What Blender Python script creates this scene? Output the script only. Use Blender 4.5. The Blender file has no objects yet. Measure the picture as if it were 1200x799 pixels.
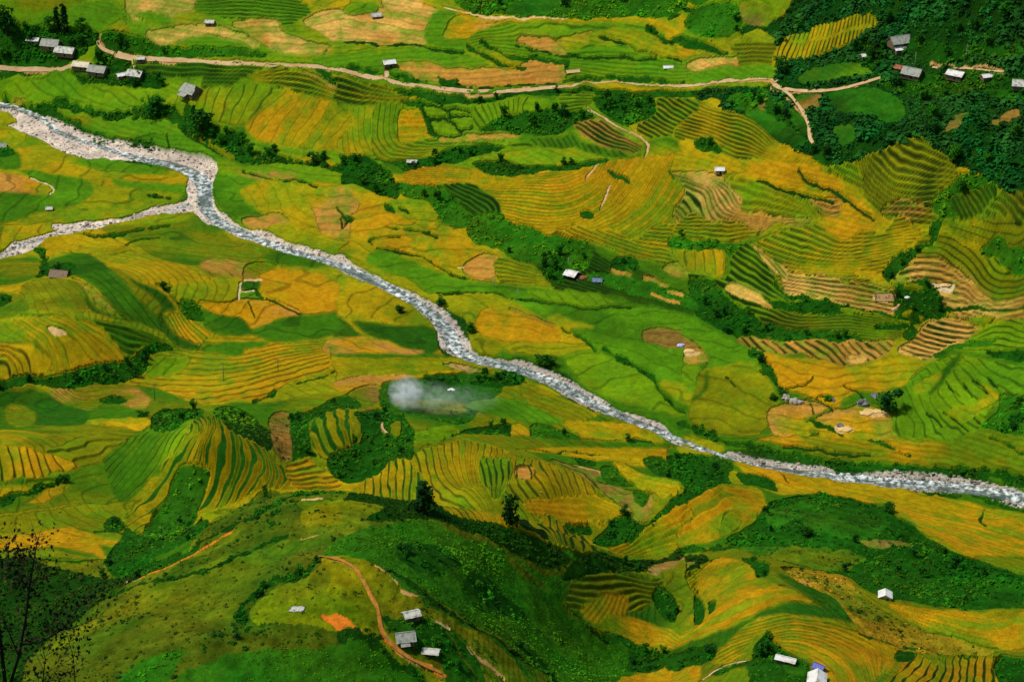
import bpy, bmesh, math, random
import numpy as np
from mathutils import Vector, Matrix
rng = np.random.default_rng(7); random.seed(7)
scene = bpy.context.scene
col = scene.collection
# ---------------------------------------------------------------- camera geometry (1200 x 799 plan units)
HC = 545.0; PITCH = math.radians(27.0); F = 600.0/math.tan(math.radians(12.0))
CP, SP = math.cos(PITCH), math.sin(PITCH)
def ray(px, py):
    X = px-600.0; Y = 399.5-py
    d = np.array([X, F*CP+Y*SP, -F*SP+Y*CP]); hz = math.hypot(d[0], d[1])
    return math.atan2(d[0], d[1]), d[2]/hz          # azimuth, slope
TILE = dict(A=(0,0),B=(400,0),C=(800,0),D=(0,265),E=(400,265),F=(800,265),G=(0,529),H=(400,529),I=(800,529))
KX, KY = 400/1184.0, 270/799.0
def T(t, pts, line=None):
    if t == 'P': return [(float(x), float(y)) for x, y in pts]
    ox, oy = TILE[t]; out = []; m = len(pts)
    wob = lambda s, k: 9*math.sin(s/19.0+k)+6*math.sin(s/7.7+k*2)+10*math.sin(s/47.0+k*3)
    for i, (x, y) in enumerate(pts):
        x2, y2 = pts[(i+1) % m]; seg = [(x, y)]
        if (x >= 1180 and x2 >= 1180) or (x <= 3 and x2 <= 3):
            n = int(abs(y2-y)/30)
            seg += [(x+(x2-x)*k/n, y+(y2-y)*k/n) for k in range(1, n)]
        elif (y >= 797 and y2 >= 797) or (y <= 3 and y2 <= 3):
            n = int(abs(x2-x)/30)
            seg += [(x+(x2-x)*k/n, y+(y2-y)*k/n) for k in range(1, n)]
        for a, b in seg:
            gx_, gy_ = ox+a*KX, oy+b*KY
            if line is None:
                if gx_ >= 1199: gx_ += 60
                if gx_ <= 1: gx_ -= 60
                if gy_ <= 1: gy_ -= 30
                if gy_ >= 798: gy_ += 14
            if line is None and (1178 <= a <= 1188 or -3 <= a <= 3) and 10 < gx_ < 1190: gx_ += wob(gy_, round(gx_/400))
            if line is None and (797 <= b <= 803 or -3 <= b <= 3) and 10 < gy_ < 790: gy_ += .7*wob(gx_, round(gy_/265)+5)
            out.append((gx_, gy_))
    return out
def sm(a, b, x):
    t = np.clip((x-a)/(b-a), 0, 1); return t*t*(3-2*t)
# ---------------------------------------------------------------- value noise
TAB = rng.random((256, 256)).astype(np.float32)
def vn(x, y, s, seed=0):
    x = x/s+seed*37.31; y = y/s+seed*91.77
    xi = np.floor(x); yi = np.floor(y); fx = (x-xi).astype(np.float32); fy = (y-yi).astype(np.float32)
    fx = fx*fx*(3-2*fx); fy = fy*fy*(3-2*fy)
    xi = xi.astype(np.int64)&255; yi = yi.astype(np.int64)&255; x1 = (xi+1)&255; y1 = (yi+1)&255
    a = TAB[xi, yi]; b = TAB[x1, yi]; c = TAB[xi, y1]; d = TAB[x1, y1]
    return ((a+(b-a)*fx)*(1-fy)+(c+(d-c)*fx)*fy)*2-1
def fbm(x, y, s, seed=0, o=3):
    r = 0; a = 1.0; t = 0
    for k in range(o):
        r = r+a*vn(x, y, s/(2**k), seed+k*5); t += a; a *= .55
    return r/t
# ---------------------------------------------------------------- base relief: surveyed heights (plan x, plan y, height)
CTRL = """0 118 9;120 180 7;240 222 5;300 280 4;400 312 3;530 400 2;660 460 1;800 517 0;1000 562 -1;1190 586 -2
50 180 10;60 250 8;100 290 9;230 290 6;400 390 5;350 350 6;140 240 7;20 215 10
60 385 36;60 430 23;50 458 15;200 380 13;150 335 25;100 318 22;200 325 17;232 402 9;15 300 10;20 350 26;0 400 28;150 300 12;170 440 12;10 470 17;120 400 26
300 440 18;250 460 20;450 430 10;180 465 18;340 470 22;380 440 14;480 478 18;560 465 11;640 490 9;700 520 8;760 530 5
230 503 63;250 490 52;195 500 42;330 560 36;285 520 46;250 590 36;215 560 42;150 570 38;60 560 42;30 525 50;70 600 44;110 530 40;90 490 24;330 505 30
345 480 24;400 520 33;395 500 38;375 535 30;430 545 26;480 530 38;560 548 53;520 515 34;560 590 33;640 560 40;650 590 32;680 620 24;740 560 17;720 590 22;800 590 32;850 570 27;830 610 28;740 640 20;800 640 20;620 520 18;880 590 20
30 620 46;100 620 46;130 635 48;30 690 58;0 760 72;90 700 72;50 740 80;200 625 60;170 645 66
200 662 102;150 695 98;250 622 100;300 587 102;370 577 111;430 586 114;480 597 112;540 606 104;600 615 97;660 632 84;720 655 66;780 675 50
215 648 84;330 640 114;380 620 118;430 652 126;330 700 124;250 700 112;200 740 116;100 790 110;300 799 119;400 799 113;480 742 119;450 700 124;400 760 119;540 660 108;560 700 104;600 700 86;640 660 84;640 799 86;600 760 98;560 799 104;700 700 66;700 770 58;740 720 52;750 799 56;500 640 112
870 660 58;830 690 46;800 660 44;780 720 44;850 780 62;870 700 64;950 740 68;900 760 72;950 799 74;800 760 52;800 799 56;1037 697 43;980 690 46;1000 620 36;940 610 28;1000 655 33;1080 640 26;1100 665 28;1190 700 40;1150 799 56;1100 750 46;1050 780 58;1180 760 50;930 660 42
1000 585 6;1190 640 9;1100 610 6;1190 610 3;900 570 6
700 400 4;600 370 4;500 300 6;450 270 8;330 250 8;870 420 5;1000 480 5;1100 530 3;1190 500 10;900 480 4;1000 520 3;800 440 3
560 280 9;700 335 8;760 360 8;860 385 8;1010 425 9;900 340 14;1000 400 13;1060 370 17;1100 430 11;1190 400 20
650 230 25;700 270 18;620 270 16;760 190 35;720 200 30;800 230 28;900 260 30;900 215 40;1000 300 28;1000 340 21;950 320 20;1100 300 34;1190 330 32;1060 200 58;1190 230 62;1190 280 46;1000 230 42;850 150 46;800 130 44;1000 120 72;950 150 56;1040 250 42
580 150 30;500 160 22;450 200 15;380 190 14;330 140 24;250 170 12;540 210 18;480 130 30;420 130 27;600 200 24;700 150 36
400 85 40;200 72 34;100 112 17;80 60 33;40 100 18;700 100 42;550 100 40;600 12 56;300 20 52;130 20 49;10 5 52;490 60 46;700 40 54;800 75 52;850 60 61;900 95 60;950 5 88;1050 50 90;1180 20 116;1100 90 83;1195 100 92;1195 160 78;1110 150 76;400 10 53;780 20 62;250 110 28"""
cx = []; cy = []; cz = []
def addc(px, py, h):
    az, sl = ray(px, py); r = (h-HC)/sl
    cx.append(r*math.sin(az)); cy.append(r*math.cos(az)); cz.append(h)
for line in CTRL.split('\n'):
    for it in line.split(';'):
        if it.strip():
            a, b, c = map(float, it.split()); addc(a, b, c)
for px, py, h in [(-140,100,20),(-140,220,12),(-140,380,26),(-140,520,45),(-140,640,60),(-140,760,90),(1340,100,120),(1340,230,95),(1340,400,60),(1340,520,25),(1340,640,10),(1340,760,55),
                  (0,-110,60),(300,-110,62),(600,-110,70),(900,-110,120),(1200,-110,165),(-140,10,60),(1340,-20,180)]: addc(px, py, h)
def behind(px, py, h, dr, h2):
    az, sl = ray(px, py); r = (h-HC)/sl+dr
    cx.append(r*math.sin(az)); cy.append(r*math.cos(az)); cz.append(h2)
for px, py, h, dr, h2 in [(370,577,111,38,86),(430,586,114,40,86),(480,597,112,45,78),(540,606,104,50,66),(600,615,97,50,60),(660,632,84,45,52),(430,586,114,85,52),(540,606,104,95,40),(300,587,102,45,72)]: behind(px, py, h, dr, h2)
cx = np.array(cx); cy = np.array(cy); cz = np.array(cz)
def tps_fit(x, y, z, lam):
    n = len(x); d2 = (x[:,None]-x[None])**2+(y[:,None]-y[None])**2
    K = .5*d2*np.log(d2+1e-9); K[np.arange(n), np.arange(n)] = lam
    P = np.stack([np.ones(n), x, y], 1)
    M = np.zeros((n+3, n+3)); M[:n,:n] = K; M[:n,n:] = P; M[n:,:n] = P.T
    w = np.linalg.solve(M, np.concatenate([z, [0,0,0]])); return w
def tps_eval(w, x, y, X, Y):
    out = np.empty(X.shape, np.float32); n = len(x); xf = X.ravel(); yf = Y.ravel(); of = out.ravel()
    x32 = x.astype(np.float32); y32 = y.astype(np.float32); w32 = w[:n].astype(np.float32)
    for s in range(0, len(xf), 40000):
        a = xf[s:s+40000].astype(np.float32); b = yf[s:s+40000].astype(np.float32)
        d2 = (a[:,None]-x32)**2+(b[:,None]-y32)**2
        of[s:s+40000] = (.5*d2*np.log(d2+1e-6))@w32+w[n]+w[n+1]*a+w[n+2]*b
    return of.reshape(X.shape)
SC = 100.0
W = tps_fit(cx/SC, cy/SC, cz, .02)
# ---------------------------------------------------------------- the sheet: fan of rows and columns round the viewpoint hill
NFC, NFR = 1300, 1300
azf = np.linspace(-.262, .262, NFC); daz = azf[1]-azf[0]
rf = np.exp(np.linspace(math.log(570), math.log(1720), NFR)); dlr = math.log(rf[1]/rf[0])
side = .262+np.cumsum(np.linspace(.004, .09, 22)); az = np.concatenate([-side[::-1], azf, side]); C0 = len(side)
near = np.concatenate([np.linspace(2, 100, 25), np.linspace(110, 564, 60)])
far = 1720*np.cumprod(np.linspace(1.004, 1.11, 30)); R = np.concatenate([near, rf, far]); R0 = len(near)
NR, NC = len(R), len(az)
def ci_of(a): return C0+(a+.262)/daz
def ri_of(r): return R0+np.log(r/570.0)/dlr
AZ, RR = np.meshgrid(az, R)
X = (RR*np.sin(AZ)); Y = (RR*np.cos(AZ))
azc = np.clip(AZ, -.29, .29); rc = np.clip(RR, 585, 1800)
H = tps_eval(W, cx/SC, cy/SC, rc*np.sin(azc)/SC, rc*np.cos(azc)/SC)
H += 1.6*fbm(X, Y, 70, 1, 3)*sm(20, 60, H)+.5*fbm(X, Y, 22, 3, 2)*sm(12, 50, H)
farh = 90+.22*(RR-1500)+60*fbm(X, Y, 900, 9, 4)
H = H+(farh-H)*sm(1620, 2300, RR)
cone = HC-2.2-.716*RR
H = cone+(H-cone)*sm(430, 600, RR)
H = np.where(RR < 592, np.minimum(H, cone+1), H).astype(np.float32)
H = np.where(RR < 4, HC-4.5, H)
def bil(A, c, r):
    c = np.clip(c, 0, NC-1.001); r = np.clip(r, 0, NR-1.001); c0 = np.floor(c).astype(int); r0 = np.floor(r).astype(int); fc = c-c0; fr = r-r0
    return (A[r0,c0]*(1-fc)+A[r0,c0+1]*fc)*(1-fr)+(A[r0+1,c0]*(1-fc)+A[r0+1,c0+1]*fc)*fr
BASE = H.copy()
def march(px, py, A):
    a, sl = ray(px, py); c = ci_of(a); r = np.arange(R0-50, R0+NFR+20)
    h = bil(A, np.full(len(r), c), r.astype(float)); z = HC+sl*R[r]
    k = np.argmax(h >= z)
    if k == 0: return c, float(r[-1])
    t0 = z[k-1]-h[k-1]; t1 = z[k]-h[k]; return c, r[k-1]+t0/(t0-t1+1e-9)
def idx(pts): return np.array([march(x, y, BASE) for x, y in pts])
def smooth(P, closed, n=4):
    P = np.asarray(P, float); out = []
    S = []; e_ = list(zip(P, np.roll(P, -1, 0))) if closed else list(zip(P[:-1], P[1:]))
    for u, v in e_:
        k = max(1, int(np.linalg.norm((v-u)[:2])/38)); S += [u+(v-u)*i/k for i in range(k)]
    if not closed: S.append(P[-1])
    P = np.array(S); m = len(P)
    for i in range(m if closed else m-1):
        if closed: p0, p1, p2, p3 = P[i-1], P[i], P[(i+1)%m], P[(i+2)%m]
        else: p0, p1, p2, p3 = P[max(i-1,0)], P[i], P[i+1], P[min(i+2,m-1)]
        for k in range(n):
            t = k/n; out.append(.5*((2*p1)+(p2-p0)*t+(2*p0-5*p1+4*p2-p3)*t*t+(3*p1-p0-3*p2+p3)*t**3))
    if not closed: out.append(P[-1])
    return np.array(out)
# index lattice, gently warped so that no border is a ruled curve
CI, RI = np.meshgrid(np.arange(NC, dtype=np.float32), np.arange(NR, dtype=np.float32))
WC = CI+2.6*vn(CI, RI, 38, 12)+1.6*vn(CI, RI, 14, 2)+.8*vn(CI, RI, 5, 3); WR = RI+2.6*vn(CI, RI, 38, 13)+1.6*vn(CI, RI, 14, 4)+.8*vn(CI, RI, 5, 6)
def fill(P):
    lo = np.floor(P.min(0)-4).astype(int); hi = np.ceil(P.max(0)+5).astype(int)
    c0, r0 = max(lo[0],0), max(lo[1],0); c1, r1 = min(hi[0],NC), min(hi[1],NR)
    if c1 <= c0 or r1 <= r0: return None
    sl = (slice(r0,r1), slice(c0,c1)); x = WC[sl]; y = WR[sl]; ins = np.zeros(x.shape, bool)
    Q = np.roll(P, -1, 0)
    for (xa, ya), (xb, yb) in zip(P, Q):
        if ya == yb: continue
        ins ^= ((ya > y) != (yb > y))&(x < (xb-xa)*(y-ya)/(yb-ya)+xa)
    return sl, ins
def near_line(P, w):
    lo = np.floor(P.min(0)-w-3).astype(int); hi = np.ceil(P.max(0)+w+4).astype(int)
    c0, r0 = max(lo[0],0), max(lo[1],0); c1, r1 = min(hi[0],NC), min(hi[1],NR)
    sl = (slice(r0,r1), slice(c0,c1)); x = WC[sl]; y = WR[sl]; D = np.full(x.shape, 1e9, np.float32)
    for a, b in zip(P[:-1], P[1:]):
        d = b-a; L2 = d@d+1e-9
        x0, x1 = int(min(a[0],b[0])-w-3)-c0, int(max(a[0],b[0])+w+4)-c0; y0, y1 = int(min(a[1],b[1])-w-3)-r0, int(max(a[1],b[1])+w+4)-r0
        s2 = (slice(max(y0,0),max(y1,0)), slice(max(x0,0),max(x1,0))); xs = x[s2]; ys = y[s2]
        if xs.size == 0: continue
        t = np.clip(((xs-a[0])*d[0]+(ys-a[1])*d[1])/L2, 0, 1)
        D[s2] = np.minimum(D[s2], np.hypot(xs-a[0]-t*d[0], ys-a[1]-t*d[1]))
    return sl, D
# ---------------------------------------------------------------- land cover
def lin(c): c = np.asarray(c, float)/255; return np.where(c < .04045, c/12.92, ((c+.055)/1.055)**2.4)
PAL = dict(G1=(76,126,10), G2=(56,104,8), G3=(36,82,8), GY=(98,134,8), Y=(130,134,8), YO=(106,112,6), A=(158,136,8), O=(170,130,10), S=(200,156,70), SB=(170,124,46), B=(124,98,38),
  V=(24,72,8), VD=(20,58,6), VB=(40,92,10), M=(90,102,10), MD=(66,84,10), MG=(38,92,12), R=(22,56,8), RD=(20,46,6), GR=(170,158,140), DI=(184,138,80), OR=(206,114,30), TE=(204,166,104), PALE=(204,182,136))
PAL = {k: lin(v) for k, v in PAL.items()}
GRASS, RICE, STUB, VEG, GRAV, DIRT = range(6)
KOF = dict(G1=RICE,G2=RICE,G3=RICE,GY=RICE,Y=RICE,YO=RICE,A=RICE,O=RICE,S=STUB,SB=STUB,B=STUB,V=VEG,VD=VEG,VB=VEG,M=GRASS,MD=GRASS,MG=GRASS,R=GRASS,GR=GRAV,DI=DIRT,OR=DIRT,TE=DIRT,PALE=DIRT)
SH = (NR, NC)
COL = np.zeros(SH+(3,), np.float32); KIND = np.zeros(SH, np.int8)
n0 = fbm(X, Y, 160, 21, 3)
COL[:] = PAL['Y']; COL[n0 > .12] = PAL['G2']; COL[n0 < -.15] = PAL['A']; KIND[:] = RICE
vg = (H > 70)|(RR < 640); COL[vg] = PAL['VB']; KIND[vg] = VEG
LG = (H/1.5+.9*fbm(X, Y, 60, 31, 2)+.22*vn(X, Y, 9, 33)).astype(np.float32)
LV = LG.copy(); AMP = np.full(SH, .25, np.float32); RW = np.full(SH, .10, np.float32); RA = np.full(SH, .2, np.float32); RCOL = np.zeros(SH+(3,), np.float32); RCOL[:] = PAL['RD']; ZID = np.zeros(SH, np.int16)
VID = np.zeros(SH, np.int16)
SCAT = []           # vegetation beds: (mask slice, mask, density per 100 m2, size range, tint, kind)
zn = [0]
def Z(t, pts, c, g=None, w=.26, rcol=None, amp=None, c2=None, fix=False):
    P = smooth(idx(T(t, pts)), True); f = fill(P)
    if f is None: return
    sl, m = f; zn[0] += 1
    base = PAL[c] if isinstance(c, str) else lin(c)
    cc = np.broadcast_to(base, m.shape+(3,)).copy()
    if c2:
        k = sm(-.25, .25, fbm(X[sl], Y[sl], 34, zn[0], 3))[...,None]; cc = cc*(1-k)+(PAL[c2] if isinstance(c2, str) else lin(c2))*k
    COL[sl][m] = cc[m]
    KIND[sl][m] = KOF.get(c, RICE) if isinstance(c, str) else GRASS
    ZID[sl][m] = zn[0]; VID[sl][m] = 0
    if g:
        pts_, lv = [], []
        for L, gp in g:
            q = smooth(idx(T(t, gp, 1)), False, 3); st = max(1, len(q)//9); q = q[::st]
            pts_.append(q); lv += [L]*len(q)
        q = np.concatenate(pts_)/100; w_ = tps_fit(q[:,0], q[:,1], np.array(lv, float), .002)
        L = tps_eval(w_, q[:,0], q[:,1], CI[sl]/100, RI[sl]/100)
        ly, lx = np.gradient(L); md = float(np.median(np.hypot(lx, ly)[m])) if m.sum() > 20 else .2
        L *= min(1.3 if w >= .2 else 1.0, 0.31/max(md, 1e-3)) if w >= .2 else min(1.0, .22/max(md, 1e-3))
        if fix: L /= (min(1.3 if w >= .2 else 1.0, 0.31/max(md, 1e-3)) if w >= .2 else min(1.0, .22/max(md, 1e-3)))
        if w >= .2 and not fix: w = min(.52, w*1.18)
        L += .42*vn(CI[sl], RI[sl], 30, zn[0])+.15*vn(CI[sl], RI[sl], 9, zn[0]+3)
        LV[sl][m] = L[m]
        if amp is None:
            l = L[m]; h = BASE[sl][m]
            b = np.cov(l, h)[0,1]/(l.var()+1e-6) if m.sum() > 10 else .5
            amp = float(np.sign(b) or 1)*float(np.clip(abs(b)*1.4, 1.0, 2.6))
        AMP[sl][m] = amp; RW[sl][m] = (w*(1+.45*vn(CI[sl], RI[sl], 18, zn[0]+9)))[m]; RA[sl][m] = min(1, .5+1.7*w)
    else:
        th = rng.uniform(0, 3.14); LZ = LG[sl]+(X[sl]*math.cos(th)+Y[sl]*math.sin(th)*.7)/rng.uniform(15, 34); LV[sl][m] = LZ[m]; AMP[sl][m] = .2 if amp is None else amp; RW[sl][m] = .09 if w == .26 else w; RA[sl][m] = .42
    RCOL[sl][m] = PAL[rcol] if rcol else PAL['RD']
    if KIND[sl][m].size and (isinstance(c, str) and KOF.get(c) in (VEG,)): AMP[sl][m] = 0; RW[sl][m] = 0
def V(t, pts, c='V', dens=9, size=(1.6,3.2), trees=0, tag=None, tsize=(5,9), tint=None):
    Z(t, pts, c); P = smooth(idx(T(t, pts)), True); f = fill(P)
    if f: SCAT.append((f[0], f[1], dens, size, tint or c, trees, tag, tsize)); VID[f[0]][f[1]] = len(SCAT)
def LN(t, pts, wpx, c, flat=True, bush=0, size=(1.2,2.4), tint='V', trees=0, tag=None, tsize=(5,8)):
    P = smooth(idx(T(t, pts, 1)), False, 5); sl, D = near_line(P, wpx*1.3)
    m = D < wpx/2*((.75+.75*vn(CI[sl], RI[sl], 9, len(SCAT))+.3*vn(CI[sl], RI[sl], 3.5, 7)) if bush else 1.0)
    if c:
        COL[sl][m] = PAL[c]; KIND[sl][m] = KOF.get(c, GRASS)
        VID[sl][m] = 0
        if flat: AMP[sl][m] = 0; RW[sl][m] = 0
    if bush or trees: SCAT.append((sl, m, bush, size, tint, trees, tag, tsize)); VID[sl][m] = len(SCAT)
    return P
# ================================================================ LAND COVER MAP
# --- valley floor base sheets
Z('P', [(0,0),(1200,0),(1200,100),(900,97),(700,100),(400,85),(200,72),(0,80)], 'GY', c2='Y')
Z('P', [(0,85),(200,75),(400,90),(700,106),(760,180),(600,200),(480,210),(380,190),(300,180),(200,150),(100,140),(0,112)], 'GY', c2='G2')
Z('P', [(0,130),(100,200),(220,240),(400,330),(520,410),(700,520),(700,560),(400,600),(100,640),(0,640)], 'Y', c2='A')
# --- tile A
Z('A', [(0,0),(330,0),(300,20),(150,70),(60,110),(0,120)], 'YO', c2='GY')
Z('A', [(90,80),(200,30),(370,10),(420,50),(430,80),(370,105),(330,130),(260,110),(150,100)], 'G1')
Z('A', [(430,30),(440,0),(700,0),(680,30),(610,50),(480,80),(440,60)], 'S')
Z('A', [(470,55),(520,40),(600,50),(600,75),(540,82),(480,70)], 'G1')
Z('A', [(360,110),(430,90),(480,100),(430,128),(380,125)], 'A')
Z('A', [(430,85),(560,95),(700,85),(860,110),(990,180),(940,200),(860,165),(500,140)], 'GY', c2='G1')
Z('A', [(510,125),(560,95),(640,88),(740,90),(830,120),(900,160),(860,165),(760,130),(690,120),(620,140),(560,145)], 'S')
Z('A', [(610,135),(680,122),(760,135),(830,150),(880,170),(830,178),(720,172),(640,155)], 'G1')
Z('A', [(810,80),(960,70),(980,110),(1080,150),(1184,165),(1184,190),(1000,190),(920,160),(850,120)], 'SB', c2='S')
Z('A', [(680,20),(900,0),(1060,20),(1060,60),(1000,100),(960,80),(860,75),(740,60)], 'G1', g=[(0,[(680,70),(860,80),(960,80)]),(5,[(690,15),(850,5),(1060,25)])])
Z('A', [(1050,80),(1110,40),(1184,35),(1184,150),(1110,120)], 'S')
Z('A', [(940,0),(1184,0),(1184,15),(1050,14)], 'A')
Z('A', [(1080,210),(1130,180),(1184,178),(1184,225),(1100,228)], 'G1')
V('A', [(0,55),(40,60),(70,100),(200,90),(260,110),(330,140),(340,170),(270,200),(200,240),(0,225)], 'V', 10, (2,4), 26, 'hamlet', (6,11))
V('A', [(350,130),(450,150),(470,195),(440,250),(380,260),(330,215)], 'V', 10, (2,4), 10, 'hamlet', (6,10))
V('A', [(250,250),(300,262),(420,272),(560,280),(560,302),(430,302),(270,285)], 'V', 10, (1.6,3.2), 8, 'hamlet', (4,7))
V('A', [(480,220),(520,225),(570,280),(560,300),(490,290)], 'V', 10, (1.6,3.2), 6, 'hamlet', (4,7))
V('A', [(400,130),(520,140),(620,162),(830,175),(910,188),(912,206),(700,204),(480,190),(430,170)], 'VB', 9, (1.6,3.0), 10, 'bank', (4,6))
Z('A', [(500,210),(700,215),(900,230),(1020,245),(860,270),(800,295),(700,310),(690,270),(580,270),(500,240)], 'G2', g=[(0,[(580,290),(700,285),(860,290)]),(6,[(500,215),(700,228),(1000,250)])], w=.4, c2='GY')
Z('A', [(0,245),(250,255),(300,300),(420,310),(550,315),(545,350),(490,375),(350,360),(200,350),(50,320)], 'GY', c2='G1', g=[(0,[(120,280),(200,340)]),(2,[(250,290),(330,350)]),(5,[(500,310),(540,350)])], w=.08, amp=.3)
Z('A', [(580,350),(700,310),(860,290),(960,300),(990,340),(900,400),(860,440),(780,440),(660,395)], 'GY', c2='Y', g=[(0,[(700,310),(660,390)]),(4,[(850,290),(800,430)]),(6,[(980,310),(870,430)])], w=.14, amp=.5)
Z('A', [(860,265),(1020,245),(1184,320),(1184,360),(1000,320),(880,290)], 'Y', c2='GY', g=[(0,[(870,290),(1000,325),(1184,362)]),(4,[(900,262),(1030,248),(1184,322)])], w=.3)
Z('A', [(1040,240),(1100,270),(1184,300),(1184,320),(1090,275)], 'SB')
V('A', [(1080,240),(1184,245),(1184,300),(1120,265)], 'V', 8, (1.4,2.4))
Z('A', [(990,320),(1100,340),(1184,365),(1184,520),(1060,525),(960,510),(880,475),(850,450),(900,390)], 'O', c2='A', g=[(0,[(870,440),(990,330)]),(3,[(980,510),(1080,350)]),(6,[(1080,525),(1180,370)])], w=.10, amp=.5)
Z('A', [(250,405),(460,400),(590,420),(650,450),(600,470),(500,470),(430,480),(330,450)], 'G1', c2='YO')
Z('A', [(470,480),(560,470),(650,450),(700,500),(760,540),(720,540),(640,520),(560,515)], 'G2', c2='G1')
Z('A', [(650,450),(720,440),(740,490),(860,560),(800,560),(720,510)], 'YO', c2='G2')
LN('A', [(640,452),(700,500),(770,545)], 2, 'R')
LN('A', [(580,470),(585,515)], 1.6, 'R')
Z('A', [(0,320),(80,330),(60,350),(0,345)], 'SB')
LN('A', [(20,340),(160,372),(240,425),(330,470),(430,485),(520,498)], 9, 'V', bush=12, size=(1.4,2.8))
LN('A', [(200,365),(330,388),(480,392),(580,388),(640,412)], 7, 'V', bush=11, size=(1.2,2.6))
LN('A', [(490,380),(560,375),(600,395)], 16, 'V', bush=9, size=(1.6,3), trees=5, tag='gully', tsize=(5,9))
LN('A', [(640,410),(700,432),(760,482),(860,525),(960,570),(1060,592),(1184,582)], 17, 'V', bush=9, size=(1.8,3.4), trees=26, tag='gully', tsize=(5,9))
LN('A', [(760,500),(870,550),(980,590)], 12, 'V', bush=9, size=(1.8,3.4), trees=8, tag='gully', tsize=(5,8))
# left of the upper river
Z('A', [(0,440),(100,470),(200,520),(300,560),(640,590),(660,630),(600,700),(420,755),(180,785),(0,799)], 'Y', c2='A')
Z('A', [(60,580),(70,510),(160,505),(260,555),(380,610),(380,660),(300,640),(150,600)], 'A', c2='Y')
Z('A', [(0,440),(60,450),(130,495),(60,515),(0,490)], 'GY', c2='A')
Z('A', [(260,560),(400,555),(540,580),(580,600),(470,610),(330,590)], 'G1')
Z('A', [(330,600),(600,610),(660,630),(380,640)], 'A')
Z('A', [(390,630),(640,640),(640,670),(500,660),(400,650)], 'G1')
Z('A', [(0,490),(40,510),(70,560),(40,590),(0,580)], 'G2')
Z('A', [(60,590),(200,610),(320,640),(300,700),(160,740),(20,775),(0,775),(0,675),(170,675),(180,655),(110,615)], 'G1', c2='G2')
Z('A', [(0,590),(110,620),(170,640),(180,660),(150,675),(0,675)], 'O', c2='SB')
LN('A', [(110,618),(165,640),(185,660),(170,675)], 1.6, 'PALE')
LN('A', [(510,680),(580,690)], 5, 'V', bush=12)
LN('A', [(430,560),(520,575)], 3, 'V', bush=9, size=(1,1.8))
V('A', [(0,495),(30,510),(40,540),(0,550)], 'V', 9, (1.2,2.4), 3, 'leftbank', (3,5))
Z('A', [(440,770),(560,735),(660,730),(700,775),(760,799),(400,799)], 'A', c2='GY')
# right of the bend
Z('A', [(745,560),(860,570),(1184,600),(1184,799),(850,799),(760,740),(760,610)], 'Y', c2='GY')
Z('A', [(760,560),(850,590),(1000,610),(1030,630),(960,630),(860,610)], 'YO', c2='SB')
Z('A', [(755,620),(860,610),(900,630),(830,660),(880,720),(920,735),(840,765),(760,720)], 'G2', c2='G1')
Z('A', [(830,655),(940,620),(1030,650),(1100,700),(1110,799),(1000,780),(920,735),(850,680)], 'Y', c2='A')
Z('A', [(840,760),(950,740),(1000,775),(900,790)], 'SB')
Z('A', [(1030,660),(1184,640),(1184,799),(1120,799),(1060,690)], 'A', c2='SB')
LN('A', [(850,590),(960,630),(1030,640),(1100,660)], 2.5, 'R', bush=8, size=(.8,1.5))
# --- tile B
Z('B', [(0,150),(0,190),(250,170),(440,190),(520,230),(600,240),(760,225),(760,300),(480,320),(250,298),(0,248)], 'G1', c2='GY')
Z('B', [(0,50),(130,20),(330,30),(300,150),(180,155),(0,150)], 'S', c2='SB')
Z('B', [(140,0),(280,0),(280,25),(150,20)], 'S')
Z('B', [(0,10),(130,10),(100,45),(0,48)], 'GY', c2='G1')
Z('B', [(310,50),(400,45),(380,90),(350,130),(440,150),(420,180),(330,170),(285,140)], 'G1')
Z('B', [(400,65),(500,70),(570,75),(500,100),(430,140),(350,130)], 'SB', c2='O')
Z('B', [(440,140),(520,95),(720,85),(960,85),(1100,100),(1184,170),(1184,280),(760,280),(760,220),(650,210),(520,190)], 'G1', c2='GY', g=[(0,[(620,210),(800,230),(1184,260)]),(4,[(500,150),(640,170),(800,190),(1000,190),(1184,210)]),(7,[(460,130),(700,100),(960,110),(1184,150)])], w=.14, amp=.6)
Z('B', [(610,145),(650,125),(730,135),(770,170),(760,185),(680,170)], 'SB')
Z('B', [(740,140),(800,120),(880,110),(840,150),(780,165)], 'SB', c2='Y')
Z('B', [(860,120),(980,100),(1080,120),(1184,150),(1184,200),(1100,200),(980,165),(880,150)], 'A', c2='Y')
V('B', [(350,0),(1184,0),(1184,40),(1000,60),(880,75),(780,70),(560,60),(430,40)], 'VB', 8, (1.8,3.6), 22, 'upperslope', (5,8))
Z('B', [(620,10),(760,0),(860,0),(720,50),(560,55)], 'MG')
LN('B', [(360,30),(500,65),(650,70),(780,75)], 2.5, 'TE')
LN('B', [(500,80),(800,80),(960,78),(1184,55)], 3, 'A', flat=False)
Z('B', [(190,225),(300,220),(400,240),(600,240),(640,210),(760,225),(745,290),(480,295),(330,285),(220,250)], 'SB', c2='O')
LN('B', [(0,150),(120,158),(250,160),(330,180),(420,185)], 4, 'R', bush=8, size=(.9,1.8))
LN('B', [(440,160),(500,200),(560,225),(640,235)], 5, 'V', bush=10, size=(1,2))
LN('B', [(490,150),(560,190),(680,205),(760,215)], 4, 'V', bush=10, size=(1,2))
LN('B', [(610,160),(680,178),(770,190),(900,200),(1100,205)], 3, 'R', bush=8, size=(.8,1.6))
LN('B', [(900,130),(980,160),(1100,190),(1184,215)], 3, 'R', bush=8, size=(.8,1.6))
LN('B', [(1070,100),(1130,130),(1184,150)], 5, 'V', bush=8)
LN('B', [(1140,60),(1184,50)], 5, 'V', bush=8)
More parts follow.
